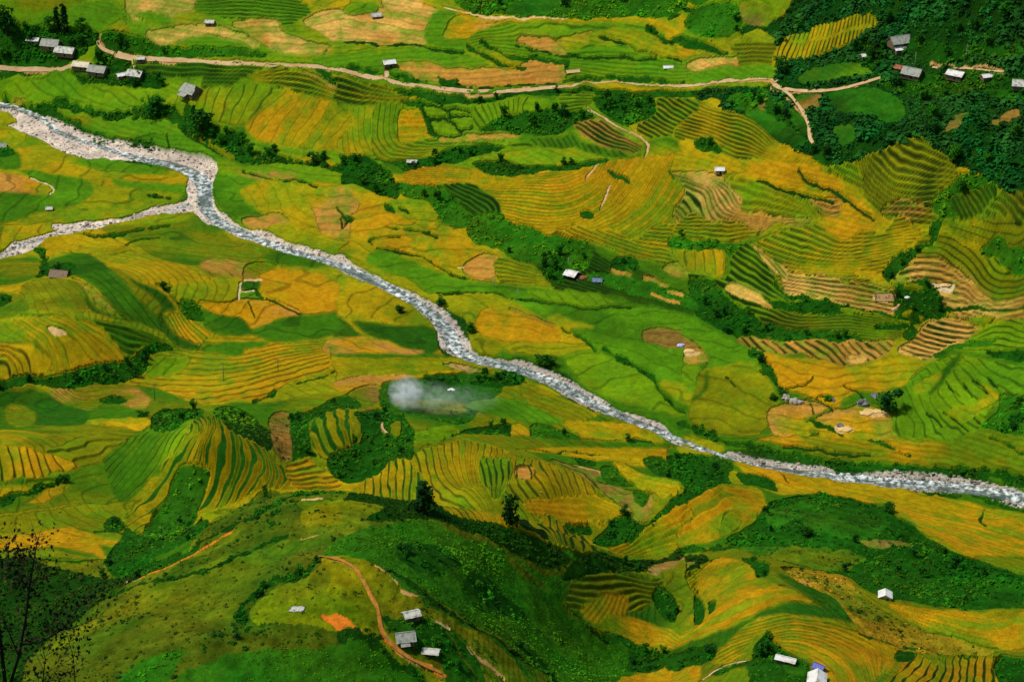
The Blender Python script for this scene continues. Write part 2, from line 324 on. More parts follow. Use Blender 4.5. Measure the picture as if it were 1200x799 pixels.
LN('B', [(160,262),(240,280),(300,292)], 5, 'V', bush=11, size=(1,2.4))
LN('B', [(350,285),(400,295),(450,300)], 7, 'V', bush=10, size=(1.4,2.6), trees=2, tag='road', tsize=(4,5))
LN('B', [(480,298),(600,300),(745,292)], 2.5, 'R', bush=8, size=(.8,1.5))
LN('B', [(770,285),(900,280),(1020,280),(1184,292)], 6, 'V', bush=10, size=(1,2))
LN('B', [(770,215),(780,285)], 6, 'V', bush=10, size=(1,2.2))
LN('B', [(0,235),(60,240),(130,262)], 4, 'V', bush=10, size=(1,2))
Z('B', [(0,260),(180,310),(260,340),(210,360),(0,360)], 'GY', c2='Y', g=[(0,[(0,362),(220,364)]),(5,[(0,262),(180,318)])], w=.34)
V('B', [(180,312),(480,332),(760,310),(1184,312),(1184,335),(900,338),(700,335),(480,352),(300,350)], 'V', 8, (1.2,2.4), 8, 'road', (4,6))
Z('B', [(0,360),(120,370),(200,370),(130,380),(120,460),(180,530),(110,540),(0,525)], 'A', c2='GY', g=[(0,[(0,370),(10,520)]),(5,[(130,370),(110,450),(150,535)])], w=.12, amp=.5)
Z('B', [(120,370),(260,370),(300,450),(340,480),(600,465),(620,482),(500,500),(350,530),(200,560),(110,535),(100,450)], 'GY', c2='Y', g=[(4,[(230,380),(212,450),(300,500),(460,490)]),(0,[(110,380),(105,470),(170,545),(330,545)])], w=.2, amp=.8)
Z('B', [(200,400),(230,375),(290,410),(310,470),(280,490),(200,490)], 'SB', c2='O')
Z('B', [(340,480),(600,465),(615,475),(460,492),(350,495)], 'SB')
V('B', [(210,350),(290,360),(310,440),(340,475),(300,470),(270,390)], 'V', 9, (1,2))
for q in ([(280,370),(340,365),(370,400),(300,405)], [(300,415),(360,415),(420,465),(330,470)], [(370,375),(440,385),(460,405),(380,402)], [(370,408),(455,408),(455,450),(410,450)]):
    Z('B', q, 'GY'); LN('B', q+[q[0]], 2, 'R')
Z('B', [(460,360),(700,345),(760,360),(740,390),(600,400),(480,460),(450,400)], 'G1', c2='GY', g=[(0,[(460,370),(500,440)]),(7,[(720,350),(640,400)])], w=.2, amp=.7)
V('B', [(480,450),(600,400),(760,380),(840,390),(880,410),(800,440),(720,470),(620,460)], 'V', 10, (1.8,3.4), 16, 'midgrove', (5,8))
Z('B', [(760,330),(880,335),(870,375),(780,390)], 'GY', g=[(0,[(770,385),(870,372)]),(3,[(765,335),(880,338)])], w=.3)
Z('B', [(1020,450),(1080,390),(1100,345),(1184,345),(1184,480),(1120,500)], 'GY', c2='Y', g=[(0,[(1030,450),(1130,500)]),(7,[(1140,345),(1184,375)])], w=.36)
V('B', [(870,360),(900,340),(1050,335),(1090,350),(1080,400),(1000,430),(930,410)], 'V', 10, (1.8,3.6), 14, 'midgrove', (5,9))
Z('B', [(800,440),(900,420),(1000,480),(1060,510),(1000,530),(880,500)], 'YO', c2='SB', g=[(0,[(800,450),(900,505),(1000,530)]),(4,[(900,420),(1000,475),(1055,505)])], w=.4)
Z('B', [(1060,490),(1184,480),(1184,540),(1062,545)], 'G2', c2='Y')
Z('B', [(560,510),(680,480),(800,475),(840,500),(990,520),(990,545),(700,515),(560,540)], 'GY', c2='G2', g=[(0,[(560,535),(640,520)]),(8,[(830,480),(850,510)])], w=.2, amp=.6)
Z('B', [(480,550),(620,520),(760,515),(920,545),(900,560),(780,550),(720,580),(520,560)], 'GY', c2='Y')
V('B', [(110,545),(220,558),(350,532),(500,505),(560,512),(480,545),(300,590),(230,600),(190,572)], 'V', 9, (1.2,2.6), 10, 'gully', (4,6))
Z('B', [(230,600),(370,570),(470,590),(600,615),(720,600),(870,590),(920,555),(1184,545),(1184,799),(730,799),(560,770),(530,680),(420,640),(240,650)], 'A', c2='O',
  g=[(18,[(240,600),(600,622),(740,602)]),(14,[(250,640),(500,650),(640,650),(760,650),(860,610)]),(10,[(540,700),(660,710),(760,720),(900,650),(950,560)]),(5,[(560,765),(700,790),(860,760),(1000,640),(1060,560)]),(0,[(740,850),(950,800),(1080,700),(1150,600)])], w=.22)
V('B', [(460,570),(560,560),(700,580),(900,550),(920,560),(820,590),(700,600),(600,610),(490,595)], 'V', 9, (1.2,2.4), 8, 'midgrove', (4,6))
Z('B', [(180,640),(240,650),(420,640),(530,680),(560,770),(600,799),(380,799),(300,740),(220,690)], 'YO', c2='G2', g=[(0,[(220,690),(380,799)]),(9,[(420,640),(540,690),(560,770)])], w=.45)
V('B', [(180,640),(330,650),(420,720),(560,770),(600,799),(380,799),(300,740),(220,690)], 'VB', 7, (1.2,2.6), 12, 'terracescrub', (3,6))
Z('B', [(0,660),(60,670),(160,680),(290,710),(330,770),(400,799),(0,799)], 'A', c2='O')
Z('B', [(140,720),(280,690),(330,760),(240,770)], 'Y')
V('B', [(150,720),(180,725),(185,750),(155,740)], 'V', 10, (1,2)); V('B', [(200,725),(235,745),(230,752),(205,740)], 'V', 10, (1,2)); V('B', [(5,755),(45,765),(20,785)], 'V', 10, (1,2))
LN('B', [(0,730),(20,770),(0,799)], 2, 'R')
V('B', [(830,735),(870,730),(880,750),(840,760)], 'V', 9, (1.2,2.4)); V('B', [(930,590),(1000,620),(1000,640),(940,610)], 'V', 9, (1,2.2)); V('B', [(1130,590),(1160,600),(1150,620)], 'V', 9, (1,2))
V('B', [(0,530),(80,535),(150,580),(190,640),(200,690),(150,690),(60,640),(0,640)], 'V', 9, (1.8,3.4), 14, 'gully', (5,8))
# --- tile C
Z('C', [(0,40),(360,0),(420,0),(340,230),(330,300),(0,300)], 'YO', c2='GY')
V('C', [(200,110),(350,60),(420,0),(1184,0),(1184,640),(1090,640),(980,580),(900,560),(780,480),(700,530),(600,570),(480,580),(360,530),(280,450),(150,420),(130,350),(0,345),(0,310),(300,290),(340,230),(300,180)], 'VD', 11, (2,4.8), 60, 'forest', (6,10), tint='VF')
Z('C', [(0,60),(20,50),(40,110),(150,140),(300,110),(340,180),(220,220),(0,260)], 'Y', c2='GY')
V('C', [(20,60),(60,25),(180,20),(210,90),(170,125),(90,130),(20,100)], 'VB', 9, (1.6,3), 4, 'upperslope', (4,6))
Z('C', [(200,20),(300,30),(310,90),(230,95)], 'M', c2='B')
V('C', [(0,25),(50,35),(20,45),(0,48)], 'V', 9)
Z('C', [(0,130),(80,145),(230,140),(160,190),(0,200)], 'O', c2='Y')
Z('C', [(0,215),(180,200),(200,225),(0,250)], 'S', c2='SB')
Z('C', [(180,150),(340,150),(330,215),(220,225),(185,190)], 'GY', c2='YO', g=[(0,[(190,210),(320,215)]),(4,[(200,155),(330,160)])], w=.3)
Z('C', [(0,250),(200,225),(330,230),(300,265),(0,290)], 'G1')
V('C', [(0,120),(120,170),(160,185),(120,190),(0,150)], 'V', 6, (1,2))
Z('C', [(320,200),(370,120),(640,45),(680,60),(680,95),(620,130),(600,155),(480,190),(340,225)], 'A', c2='Y', g=[(0,[(325,225),(340,170),(370,125)]),(17,[(660,110),(665,50)])], w=.34, amp=.9)
LN('C', [(375,150),(500,135),(650,85)], 2.5, 'YO', flat=True)
Z('C', [(440,240),(660,230),(640,265),(420,295)], 'G1', c2='MG')
Z('C', [(500,330),(690,310),(770,370),(740,420),(560,390)], 'MG', c2='R')
Z('C', [(180,350),(300,310),(420,400),(440,480),(350,510),(250,420),(190,380)], 'MG', c2='R')
Z('C', [(260,340),(300,330),(320,350),(280,370)], 'B'); Z('C', [(400,330),(480,330),(480,370),(420,370)], 'MG', c2='B')
Z('C', [(950,400),(1000,395),(960,440),(900,470)], 'MG', c2='B'); Z('C', [(1120,390),(1170,380),(1160,415),(1060,440)], 'B', c2='DI')
Z('C', [(520,450),(600,440),(600,500),(540,520)], 'GY', c2='MG')
V('C', [(160,330),(280,300),(300,320),(240,380),(180,380)], 'VB', 6, (1.4,2.6), 5, 'forest', (4,6))
LN('C', [(300,350),(380,430),(450,510),(480,560)], 8, 'V', bush=6, trees=10, tag='forest', tsize=(4,7))
Z('C', [(800,290),(1184,260),(1184,330),(900,330)], 'MG', c2='VD')
V('C', [(690,280),(870,265),(1184,275),(1184,350),(900,340),(760,330)], 'V', 8, (2,4), 22, 'righthamlet', (5,9))
V('C', [(620,150),(700,140),(720,200),(660,240),(620,190)], 'V', 9, (2,4), 9, 'righthamlet', (5,9))
V('C', [(780,140),(1000,160),(1180,150),(1184,225),(830,230)], 'V', 7, (2,4), 16, 'righthamlet', (5,8))
Z('C', [(0,345),(100,375),(230,410),(340,500),(470,570),(380,570),(140,555),(40,500),(0,490),(0,410)], 'A', c2='Y', g=[(8,[(0,350),(120,385),(230,415),(340,500)]),(0,[(0,485),(100,515),(200,560),(380,575)])], w=.34)
V('C', [(40,500),(90,485),(130,520),(130,545),(60,530)], 'V', 10, (1.4,2.8), 3, 'midgrove', (4,6))
Z('C', [(0,535),(100,540),(140,560),(480,575),(600,580),(620,680),(560,680),(420,600),(280,600),(150,610),(0,600)], 'Y', c2='A')
Z('C', [(0,595),(110,605),(150,640),(200,700),(210,735),(450,765),(440,799),(0,799)], 'S', c2='SB', g=[(8,[(40,597),(150,640),(198,710)]),(4,[(0,612),(90,650),(150,735),(300,765),(440,772)]),(0,[(0,690),(60,750),(110,790),(300,800)])], w=.26)
Z('C', [(140,620),(220,625),(300,650),(420,690),(490,750),(440,755),(210,735),(200,690)], 'GY', c2='Y', g=[(0,[(205,735),(440,757)]),(3,[(200,625),(300,660),(480,740)])], w=.14)
Z('C', [(250,570),(400,575),(540,600),(560,680),(540,690),(420,660),(240,630)], 'O', c2='A')
Z('C', [(270,650),(440,690),(540,690),(540,745),(490,745),(400,680)], 'S', c2='SB', g=[(0,[(400,690),(500,750)]),(3,[(270,648),(440,680),(545,690)])], w=.2)
Z('C', [(450,760),(540,745),(590,680),(690,770),(640,799),(450,799)], 'O')
LN('C', [(250,640),(340,655),(440,690),(520,700)], 2.5, 'R'); LN('C', [(400,600),(440,640),(520,665),(600,720),(660,760)], 2.5, 'R')
Z('C', [(600,570),(790,480),(880,520),(960,600),(920,640),(860,690),(870,780),(720,770),(640,690),(620,640)], 'YO', c2='Y', g=[(0,[(605,590),(630,680),(740,760),(865,770)]),(9,[(640,550),(680,600),(760,650),(930,650)]),(13,[(700,520),(760,580),(860,590),(955,605)]),(17,[(790,485),(830,510),(910,540)])], w=.38)
Z('C', [(480,590),(600,580),(620,660),(560,630)], 'GY', c2='Y', g=[(0,[(490,600),(600,650)]),(3,[(560,580),(615,610)])], w=.3)
Z('C', [(700,715),(860,720),(870,770),(720,765)], 'SB', c2='YO', g=[(0,[(720,765),(870,772)]),(3,[(700,720),(860,715)])], w=.28)
V('C', [(860,690),(920,640),(980,600),(1060,620),(1090,660),(1080,700),(1040,720),(900,760)], 'VB', 7, (1.4,3), 6, 'forest', (4,7))
Z('C', [(1010,740),(1080,690),(1130,650),(1184,620),(1184,799),(1040,799)], 'Y', c2='YO', g=[(0,[(1020,740),(1100,799)]),(8,[(1120,650),(1184,700)])], w=.36)
Z('C', [(920,680),(1060,640),(1080,690),(960,760)], 'YO', c2='G2', g=[(0,[(920,690),(960,760)]),(7,[(1060,640),(1085,690)])], w=.5)
# --- tile D
Z('D', [(340,10),(600,0),(730,0),(800,40),(940,90),(900,120),(830,140),(700,140),(560,120),(470,60)], 'YO', c2='G2')
Z('D', [(900,115),(960,90),(1060,105),(1130,135),(1090,150),(980,140)], 'G2')
Z('D', [(150,40),(260,30),(440,70),(440,90),(340,110),(230,90),(170,110)], 'A', c2='Y', g=[(0,[(200,100),(330,105),(440,90)]),(4,[(150,45),(260,35),(430,70)])], w=.16)
LN('D', [(290,30),(380,35),(480,15),(580,0)], 5, 'V', bush=10, size=(1,2))
LN('D', [(440,70),(470,50),(550,45)], 3, 'V', bush=8, size=(.8,1.6))
Z('D', [(0,120),(130,110),(150,150),(100,190),(0,240)], 'YO', c2='G2')
Z('D', [(160,140),(200,110),(300,100),(400,160),(500,230),(560,250),(570,310),(600,380),(560,370),(480,340),(420,310),(380,270),(330,210),(240,170)], 'G2', c2='G3', g=[(0,[(180,130),(300,120),(420,190),(540,280),(590,370)]),(3,[(170,160),(300,180),(400,260),(470,330)])], w=.06, amp=.3)
Z('D', [(380,140),(460,180),(550,260),(560,320),(520,290),(440,200)], 'YO')
Z('D', [(450,185),(560,230),(610,290),(560,320),(590,360),(700,425),(640,425),(555,350),(560,280)], 'G3')
V('D', [(540,200),(600,210),(620,260),(690,270),(710,320),(660,330),(630,300),(600,250)], 'M', 5, (1,2.2), tint='V')
Z('D', [(590,320),(630,310),(690,350),(730,380),(710,415),(650,400),(600,360)], 'YO', c2='O', g=[(0,[(600,330),(650,400)]),(4,[(640,312),(725,395)])], w=.12)
Z('D', [(70,240),(130,185),(240,190),(300,230),(300,290),(230,310),(90,310)], 'YO', c2='Y', g=[(0,[(75,240),(95,305)]),(6,[(240,195),(298,260)])], w=.08, amp=.5)
Z('D', [(240,180),(290,200),(400,290),(460,340),(420,320),(350,280),(310,230)], 'SB', c2='YO')
Z('D', [(230,190),(290,220),(340,290),(420,320),(360,310),(310,290),(290,230)], 'G3')
Z('D', [(0,200),(70,240),(90,310),(0,310)], 'G2', c2='YO')
Z('D', [(0,315),(200,315),(330,330),(440,340),(560,390),(620,420),(500,420),(450,460),(400,400),(330,340),(200,325)], 'YO', c2='G2', g=[(0,[(390,400),(460,440),(600,420)]),(4,[(200,316),(440,345),(600,410)])], w=.16)
Z('D', [(20,330),(100,325),(200,320),(330,345),(390,400),(450,465),(350,480),(240,490),(170,490),(170,450),(100,390),(30,380)], 'O', c2='A', g=[(0,[(170,490),(160,440),(110,380),(40,340)]),(4,[(250,490),(270,440),(200,380),(120,325)]),(9,[(440,465),(380,400),(300,345)])], w=.12, amp=.7)
Z('D', [(160,355),(210,365),(220,380),(180,375)], 'TE')
Z('D', [(0,330),(30,330),(100,390),(160,440),(60,410),(0,405)], 'YO', c2='O')
Z('D', [(0,410),(80,405),(170,450),(160,490),(120,520),(0,530)], 'O', c2='A', g=[(0,[(0,408),(90,412),(172,455),(130,525)]),(4,[(-30,470),(30,488),(-30,530)])], w=.26, fix=True)
Z('D', [(600,215),(780,180),(840,200),(830,250),(700,260),(620,250)], 'GY', c2='Y')
Z('D', [(720,120),(870,130),(960,150),(900,180),(830,180),(700,170)], 'YO', c2='SB')
Z('D', [(870,130),(960,140),(900,185),(850,180)], 'B', c2='YO')
Z('D', [(900,180),(960,150),(1100,150),(1184,165),(1184,300),(1050,310),(1010,280),(930,240)], 'O', c2='A')
Z('D', [(840,195),(905,195),(900,225),(845,225)], 'G3'); Z('D', [(835,234),(890,232),(905,258),(838,262)], 'G1')
LN('D', [(850,188),(908,188)], 4.5, 'TE'); LN('D', [(835,232),(893,230)], 2.2, 'PALE'); LN('D', [(838,195),(830,262)], 2, 'PALE'); LN('D', [(890,228),(915,258)], 4, 'V', bush=8, size=(.8,1.4))
Z('D', [(715,260),(930,260),(1040,310),(880,355),(830,320),(720,290)], 'SB', c2='O')
LN('D', [(862,265),(890,320)], 2, 'R'); LN('D', [(935,255),(1000,290),(1050,315)], 2.5, 'R')
Z('D', [(700,290),(830,320),(870,350),(870,380),(740,375),(700,340)], 'G3', c2='G2')
Z('D', [(880,360),(1060,310),(1184,300),(1184,380),(1020,415),(900,390)], 'G2', c2='G3')
Z('D', [(680,440),(730,390),(880,385),(930,410),(1184,400),(1184,480),(960,570),(880,600),(700,620),(540,620),(440,550),(510,500),(510,460),(620,430)], 'A', c2='O', g=[(9,[(620,432),(820,445),(1184,405)]),(4,[(510,520),(800,530),(1184,440)]),(0,[(540,622),(700,622),(960,575),(1184,500)])], w=.10, amp=.7)
Z('D', [(690,430),(780,405),(930,405),(900,425),(850,430),(830,455)], 'G2', c2='GY')
Z('D', [(515,465),(660,450),(640,500),(520,530)], 'GY', c2='Y')
LN('D', [(1040,555),(1100,530),(1150,510),(1184,490)], 3.5, 'V', bush=9, size=(.8,1.8))
LN('D', [(880,630),(890,605),(940,590),(960,570)], 6, 'V', bush=9, size=(.9,2))
LN('D', [(130,80),(160,115),(150,170)], 9, 'V', bush=9, size=(1.2,2.6), trees=4, tag='leftmound', tsize=(3,5))
V('D', [(150,155),(240,130),(260,160),(190,180)], 'V', 9, (1,2.2), 4, 'leftmound', (3,5))
V('D', [(630,255),(690,270),(710,320),(670,330),(640,300)], 'VB', 9, (1,2.2), 2, 'leftmound', (3,4))
V('D', [(0,230),(30,240),(20,275),(0,290)], 'V', 10, (1.2,2.4), 3, 'leftmound', (3,5))
# lower left hills
Z('D', [(0,560),(540,560),(700,625),(1000,610),(1184,580),(1184,830),(0,900)], 'YO', c2='G2')
V('D', [(0,540),(110,520),(240,490),(350,480),(450,465),(480,440),(560,410),(605,428),(520,450),(512,500),(440,545),(300,558),(140,548),(0,582)], 'V', 10, (1.4,3), 22, 'leftgully', (4,7))
Z('D', [(0,580),(120,570),(240,610),(300,650),(280,690),(120,690),(100,640),(0,610)], 'G3', c2='MG')
Z('D', [(20,640),(60,625),(120,650),(120,690),(40,700)], 'YO', c2='O')
Z('D', [(170,565),(280,560),(460,550),(520,600),(480,640),(380,610),(300,640)], 'YO', c2='SB', g=[(0,[(200,600),(300,640)]),(5,[(260,562),(480,560)])], w=.2)
V('D', [(340,600),(420,590),(440,610),(370,620)], 'V', 8, (.8,1.6))
Z('D', [(300,680),(500,670),(530,700),(480,725),(380,700)], 'O', c2='A', g=[(0,[(380,705),(520,715)]),(2,[(310,680),(500,672)])], w=.15)
Z('P', [(0,505),(60,510),(130,500),(180,515),(170,545),(110,555),(40,540),(0,560)], 'YO', c2='A')
Z('P', [(60,530),(110,510),(170,505),(200,520),(170,545),(110,580),(50,590),(30,560)], 'GY', c2='YO', g=[(0,[(50,590),(110,575),(170,545)]),(5,[(60,520),(120,508),(190,512)])], w=.10)
# --- tile E
Z('E', [(40,0),(350,0),(440,30),(470,80),(540,100),(560,140),(470,195),(340,140),(180,90),(120,80),(100,110),(60,60)], 'A', c2='O')
Z('E', [(0,0),(40,0),(100,80),(120,110),(90,130),(0,95)], 'A', c2='Y')
LN('E', [(90,60),(130,50),(200,45)], 3, 'V', bush=9, size=(.8,1.6)); LN('E', [(90,60),(130,90),(250,110),(340,150),(430,185)], 3.5, 'R', bush=9, size=(.8,1.6))
LN('E', [(150,5),(230,20),(330,40)], 4, 'V', bush=9, size=(.8,1.8))
Z('E', [(430,130),(490,95),(550,110),(565,150),(500,190),(440,170)], 'SB')
Z('E', [(540,110),(680,150),(760,210),(620,215),(540,190)], 'Y', c2='O', g=[(0,[(560,210),(740,210)]),(5,[(560,115),(690,155)])], w=.2)
Z('E', [(90,130),(140,90),(340,170),(560,205),(760,215),(980,260),(1000,285),(840,280),(640,260),(500,240),(340,240),(310,245),(220,190)], 'G2', c2='G1')
Z('E', [(760,220),(860,230),(950,270),(850,275),(700,255),(640,230)], 'Y', c2='GY', g=[(0,[(660,230),(680,255)]),(5,[(930,255),(950,275)])], w=.08, amp=.2)
Z('E', [(345,245),(480,240),(600,260),(640,290),(720,340),(760,370),(840,410),(840,430),(700,450),(600,445),(540,420),(430,320)], 'A', c2='Y')
Z('E', [(500,290),(600,300),(700,340),(760,375),(740,415),(620,410),(540,400),(460,350)], 'O')
Z('E', [(560,430),(640,410),(830,415),(860,440),(700,455)], 'Y', c2='GY')
Z('E', [(610,260),(800,280),(1000,285),(1184,320),(1184,370),(1050,360),(830,345),(720,320),(640,290)], 'G2', c2='G1')
Z('E', [(720,320),(870,340),(800,360),(830,400),(760,370)], 'A')
LN('E', [(590,290),(660,320),(740,355)], 2, 'B')
Z('E', [(805,355),(900,345),(1060,370),(1184,420),(1184,540),(1100,540),(1000,480),(920,430),(880,440),(830,390)], 'G2', c2='G1')
Z('E', [(1050,370),(1184,375),(1184,420),(1070,415)], 'B', c2='SB')
Z('E', [(770,450),(860,440),(900,440),(1000,490),(1080,550),(1184,640),(1184,660),(1000,620),(900,590),(800,510)], 'YO', c2='GY')
Z('E', [(1100,545),(1184,540),(1184,620)], 'Y')
Z('E', [(440,380),(480,385),(560,430),(520,450),(460,430)], 'YO', c2='Y')
Z('E', [(440,0),(740,0),(860,60),(900,100),(980,130),(1050,160),(1184,300),(1184,320),(1000,270),(950,240),(760,215),(680,150),(600,120),(540,80),(470,60)], 'G3', c2='MG', g=[(0,[(480,60),(640,150),(780,210),(1000,260),(1184,310)]),(9,[(680,0),(840,80),(960,150),(1100,200),(1184,220)])], w=.5)
V('E', [(440,0),(740,0),(860,60),(840,150),(700,130),(600,110),(540,80),(470,60)], 'VB', 7, (1.2,2.6), 12, 'terracescrub', (3,5))
V('E', [(700,130),(760,90),(790,150),(760,190),(710,170)], 'V', 10, (1.4,3), 7, 'midhut', (4,7))
V('E', [(960,100),(1020,110),(1020,150),(940,140)], 'V', 10, (1.2,2.4), 3, 'terracescrub', (3,5))
V('E', [(830,170),(1050,250),(1184,300),(1184,250),(1050,190),(920,160)], 'VB', 5, (1,2.2))
for q in ([(1050,180),(1130,210)], [(1080,240),(1170,275)], [(940,150),(1000,165)], [(1140,230),(1184,245)]): LN('E', q, 3.5, 'SB')
Z('E', [(740,0),(1184,0),(1184,140),(1140,150),(1000,100),(880,60)], 'A', c2='Y', g=[(0,[(760,10),(880,60),(1050,110),(1184,150)]),(8,[(1000,0),(1184,30)])], w=.22)
Z('E', [(1110,150),(1184,130),(1184,190),(1130,170)], 'SB')
LN('E', [(915,425),(1000,480),(1070,530),(1110,580),(1184,645)], 4.5, 'V', bush=10, size=(1,2.2)); LN('E', [(770,360),(830,390),(880,440)], 3, 'V', bush=9, size=(.8,1.8)); LN('E', [(640,262),(850,280),(1000,288)], 2, 'R')
LN('E', [(340,243),(480,238),(640,262)], 2, 'R', bush=7, size=(.8,1.5))
Z('E', [(0,165),(100,200),(220,260),(330,360),(260,350),(130,330),(0,320)], 'A', c2='YO')
Z('E', [(0,320),(60,370),(80,380),(0,395)], 'G3'); Z('E', [(40,330),(330,365),(340,430),(290,440),(160,400),(90,380)], 'G3', c2='G2')
LN('E', [(35,328),(95,385)], 2.2, 'YO')
Z('E', [(0,400),(90,390),(200,420),(290,435),(180,450),(0,450)], 'O', c2='SB')
Z('E', [(0,455),(300,440),(345,445),(400,460),(300,455),(60,465)], 'G2')
Z('E', [(0,470),(60,465),(300,455),(400,462),(540,500),(540,515),(400,500),(200,520),(100,540),(0,580)], 'A', c2='Y', g=[(0,[(0,560),(200,515),(400,498),(540,515)]),(4,[(0,475),(300,458),(530,498)])], w=.10)
Z('E', [(0,540),(140,520),(260,515),(300,530),(130,545),(0,580)], 'O', c2='SB')
Z('E', [(350,480),(420,485),(500,510),(420,505)], 'SB', c2='DI')
Z('E', [(0,590),(120,550),(140,600),(60,640),(0,635)], 'B', c2='M')
Z('E', [(0,640),(150,610),(280,545),(480,505),(640,530),(900,655),(1000,690),(1184,790),(1184,840),(0,840)], 'YO', c2='G2')
V('E', [(140,545),(300,525),(480,512),(560,560),(420,690),(150,640)], 'MG', 4, (.9,2), 2, 'smoke', (3,4), tint='VB')
V('E', [(450,540),(590,505),(640,540),(540,560)], 'V', 10, (1.4,3), 6, 'smoke', (4,6)); V('E', [(280,525),(400,512),(400,550),(320,550)], 'V', 9, (1.2,2.4), 3, 'smoke', (3,5))
Z('E', [(180,610),(420,600),(430,640),(280,650)], 'MG', c2='YO')
Z('E', [(430,620),(600,600),(780,660),(700,690),(530,660)], 'G1', c2='G2')
Z('E', [(640,540),(780,600),(900,650),(800,680),(640,610)], 'A', c2='YO', g=[(0,[(640,610),(800,670)]),(4,[(650,545),(880,650)])], w=.14)
Z('E', [(260,720),(400,700),(400,760),(260,770)], 'YO', c2='GY', g=[(0,[(265,765),(400,755)]),(3,[(270,722),(400,705)])], w=.14)
V('E', [(400,720),(580,690),(620,760),(600,790),(420,780)], 'V', 8, (1.2,2.6), 4, 'smoke', (3,5))
Z('E', [(590,700),(630,695),(680,770),(700,790),(610,770)], 'A', c2='O')
V('E', [(650,700),(720,690),(850,750),(800,790),(700,780)], 'VB', 8, (1.2,2.4), 2, 'smoke', (3,4))
Z('E', [(780,680),(1000,690),(1100,720),(1184,780),(1184,830),(860,820),(840,740)], 'A', c2='O', g=[(0,[(860,800),(1184,820)]),(6,[(790,685),(1090,715)])], w=.16)
V('E', [(990,740),(1080,750),(1184,790),(1184,810),(1050,800)], 'V', 8, (1.2,2.4), 4, 'smoke', (3,5))
V('E', [(0,650),(150,640),(250,700),(250,799),(240,830),(100,850),(0,840)], 'V', 8, (1.4,3), 14, 'ovalgrove', (4,6))
for q in ([(20,660),(60,665),(70,740),(40,720)], [(170,690),(200,680),(210,730),(180,730)], [(250,700),(300,690),(290,715)]): Z('E', q, 'YO')
# --- tile F
Z('F', [(0,0),(280,0),(220,50),(120,60),(0,40)], 'Y', c2='A', g=[(0,[(0,45),(120,62),(220,52)]),(4,[(0,-10),(270,-10)])], w=.25)
V('F', [(0,40),(120,65),(200,60),(250,110),(230,140),(150,100),(60,85),(0,80)], 'VB', 7, (1.2,2.4), 5, 'terracescrub', (3,5))
Z('F', [(0,90),(130,90),(150,130),(130,190),(0,170)], 'A', c2='O', g=[(0,[(0,100),(10,170)]),(4,[(130,90),(140,180)])], w=.12)
Z('F', [(230,60),(430,0),(860,0),(850,20),(760,90),(740,120),(690,160),(740,210),(730,290),(620,290),(350,225),(300,120)], 'Y', c2='A', g=[(0,[(350,225),(560,270),(720,298)]),(4,[(345,180),(600,195),(735,218)]),(11,[(280,70),(400,120),(600,130),(760,90)]),(17,[(420,10),(550,60),(700,50),(860,10)])], w=.28)
Z('F', [(350,155),(420,175),(600,195),(740,225),(730,295),(620,295),(360,225)], 'SB', c2='S', g=[(0,[(350,228),(560,272),(720,298)]),(4,[(345,165),(600,195),(735,218)])], w=.3)
Z('F', [(230,60),(280,80),(360,160),(350,190),(260,100)], 'SB', c2='S', g=[(0,[(240,75),(350,190)]),(2,[(270,60),(370,160)])], w=.3)
Z('F', [(590,165),(690,170),(735,205),(700,215)], 'O')
Z('F', [(665,232),(735,232),(725,258),(670,255)], 'PALE', c2='TE')
Z('F', [(170,100),(230,60),(300,130),(350,225),(560,275),(730,305),(780,330),(790,370),(700,400),(500,400),(300,380),(170,330),(100,250),(0,200),(0,170),(150,190)], 'YO', c2='GY', g=[(0,[(0,330),(170,380),(400,395),(700,400)]),(8,[(170,110),(300,200),(400,270),(730,310)])], w=.55)
V('F', [(0,190),(100,200),(150,240),(260,330),(300,380),(240,400),(150,370),(0,320)], 'V', 8, (1.2,2.8), 16, 'terracefoot', (3,6))
V('F', [(300,345),(480,370),(620,380),(600,400),(400,398),(300,385)], 'V', 8, (1.2,2.6), 8, 'terracefoot', (3,5))
V('F', [(330,200),(360,230),(560,275),(730,300),(720,312),(550,295),(370,250),(320,215)], 'V', 9, (1,2.2)); V('F', [(310,265),(470,270),(560,295),(500,310),(320,290)], 'V', 7, (1,2.2)); V('F', [(680,345),(780,335),(770,360),(690,360)], 'V', 7, (1,2.2))
Z('F', [(150,215),(200,212),(310,280),(290,290),(170,240)], 'S', c2='SB')
Z('F', [(550,285),(640,290),(690,302),(570,300)], 'Y')
Z('F', [(180,385),(320,395),(500,400),(700,395),(740,400),(700,450),(600,480),(480,475),(400,440),(260,430)], 'SB', c2='S', g=[(0,[(250,392),(300,432)]),(2,[(340,395),(415,460)]),(5,[(500,402),(570,470)]),(9,[(640,385),(720,440)])], w=.26, amp=.8)
Z('F', [(570,450),(630,445),(640,465),(600,478)], 'S')
Z('F', [(720,170),(800,120),(900,120),(1000,180),(1184,250),(1184,275),(900,260),(860,200),(760,190)], 'SB', c2='S', g=[(0,[(870,258),(1000,270),(1184,280)]),(5,[(760,170),(850,160),(1000,205),(1184,240)]),(8,[(790,120),(920,140),(1184,200)])], w=.28)
Z('F', [(860,200),(940,195),(930,215),(870,215)], 'PALE')
Z('F', [(850,20),(1000,60),(1100,120),(1184,170),(1184,255),(1000,180),(900,120),(800,110)], 'YO', c2='GY', g=[(0,[(800,115),(900,125),(1184,250)]),(8,[(860,20),(1000,60),(1184,165)])], w=.36)
Z('F', [(870,-20),(1184,-20),(1184,60),(1040,60),(950,30)], 'YO', c2='G2', g=[(0,[(870,10),(1000,50),(1184,65)]),(7,[(1000,-30),(1184,-20)])], w=.4)
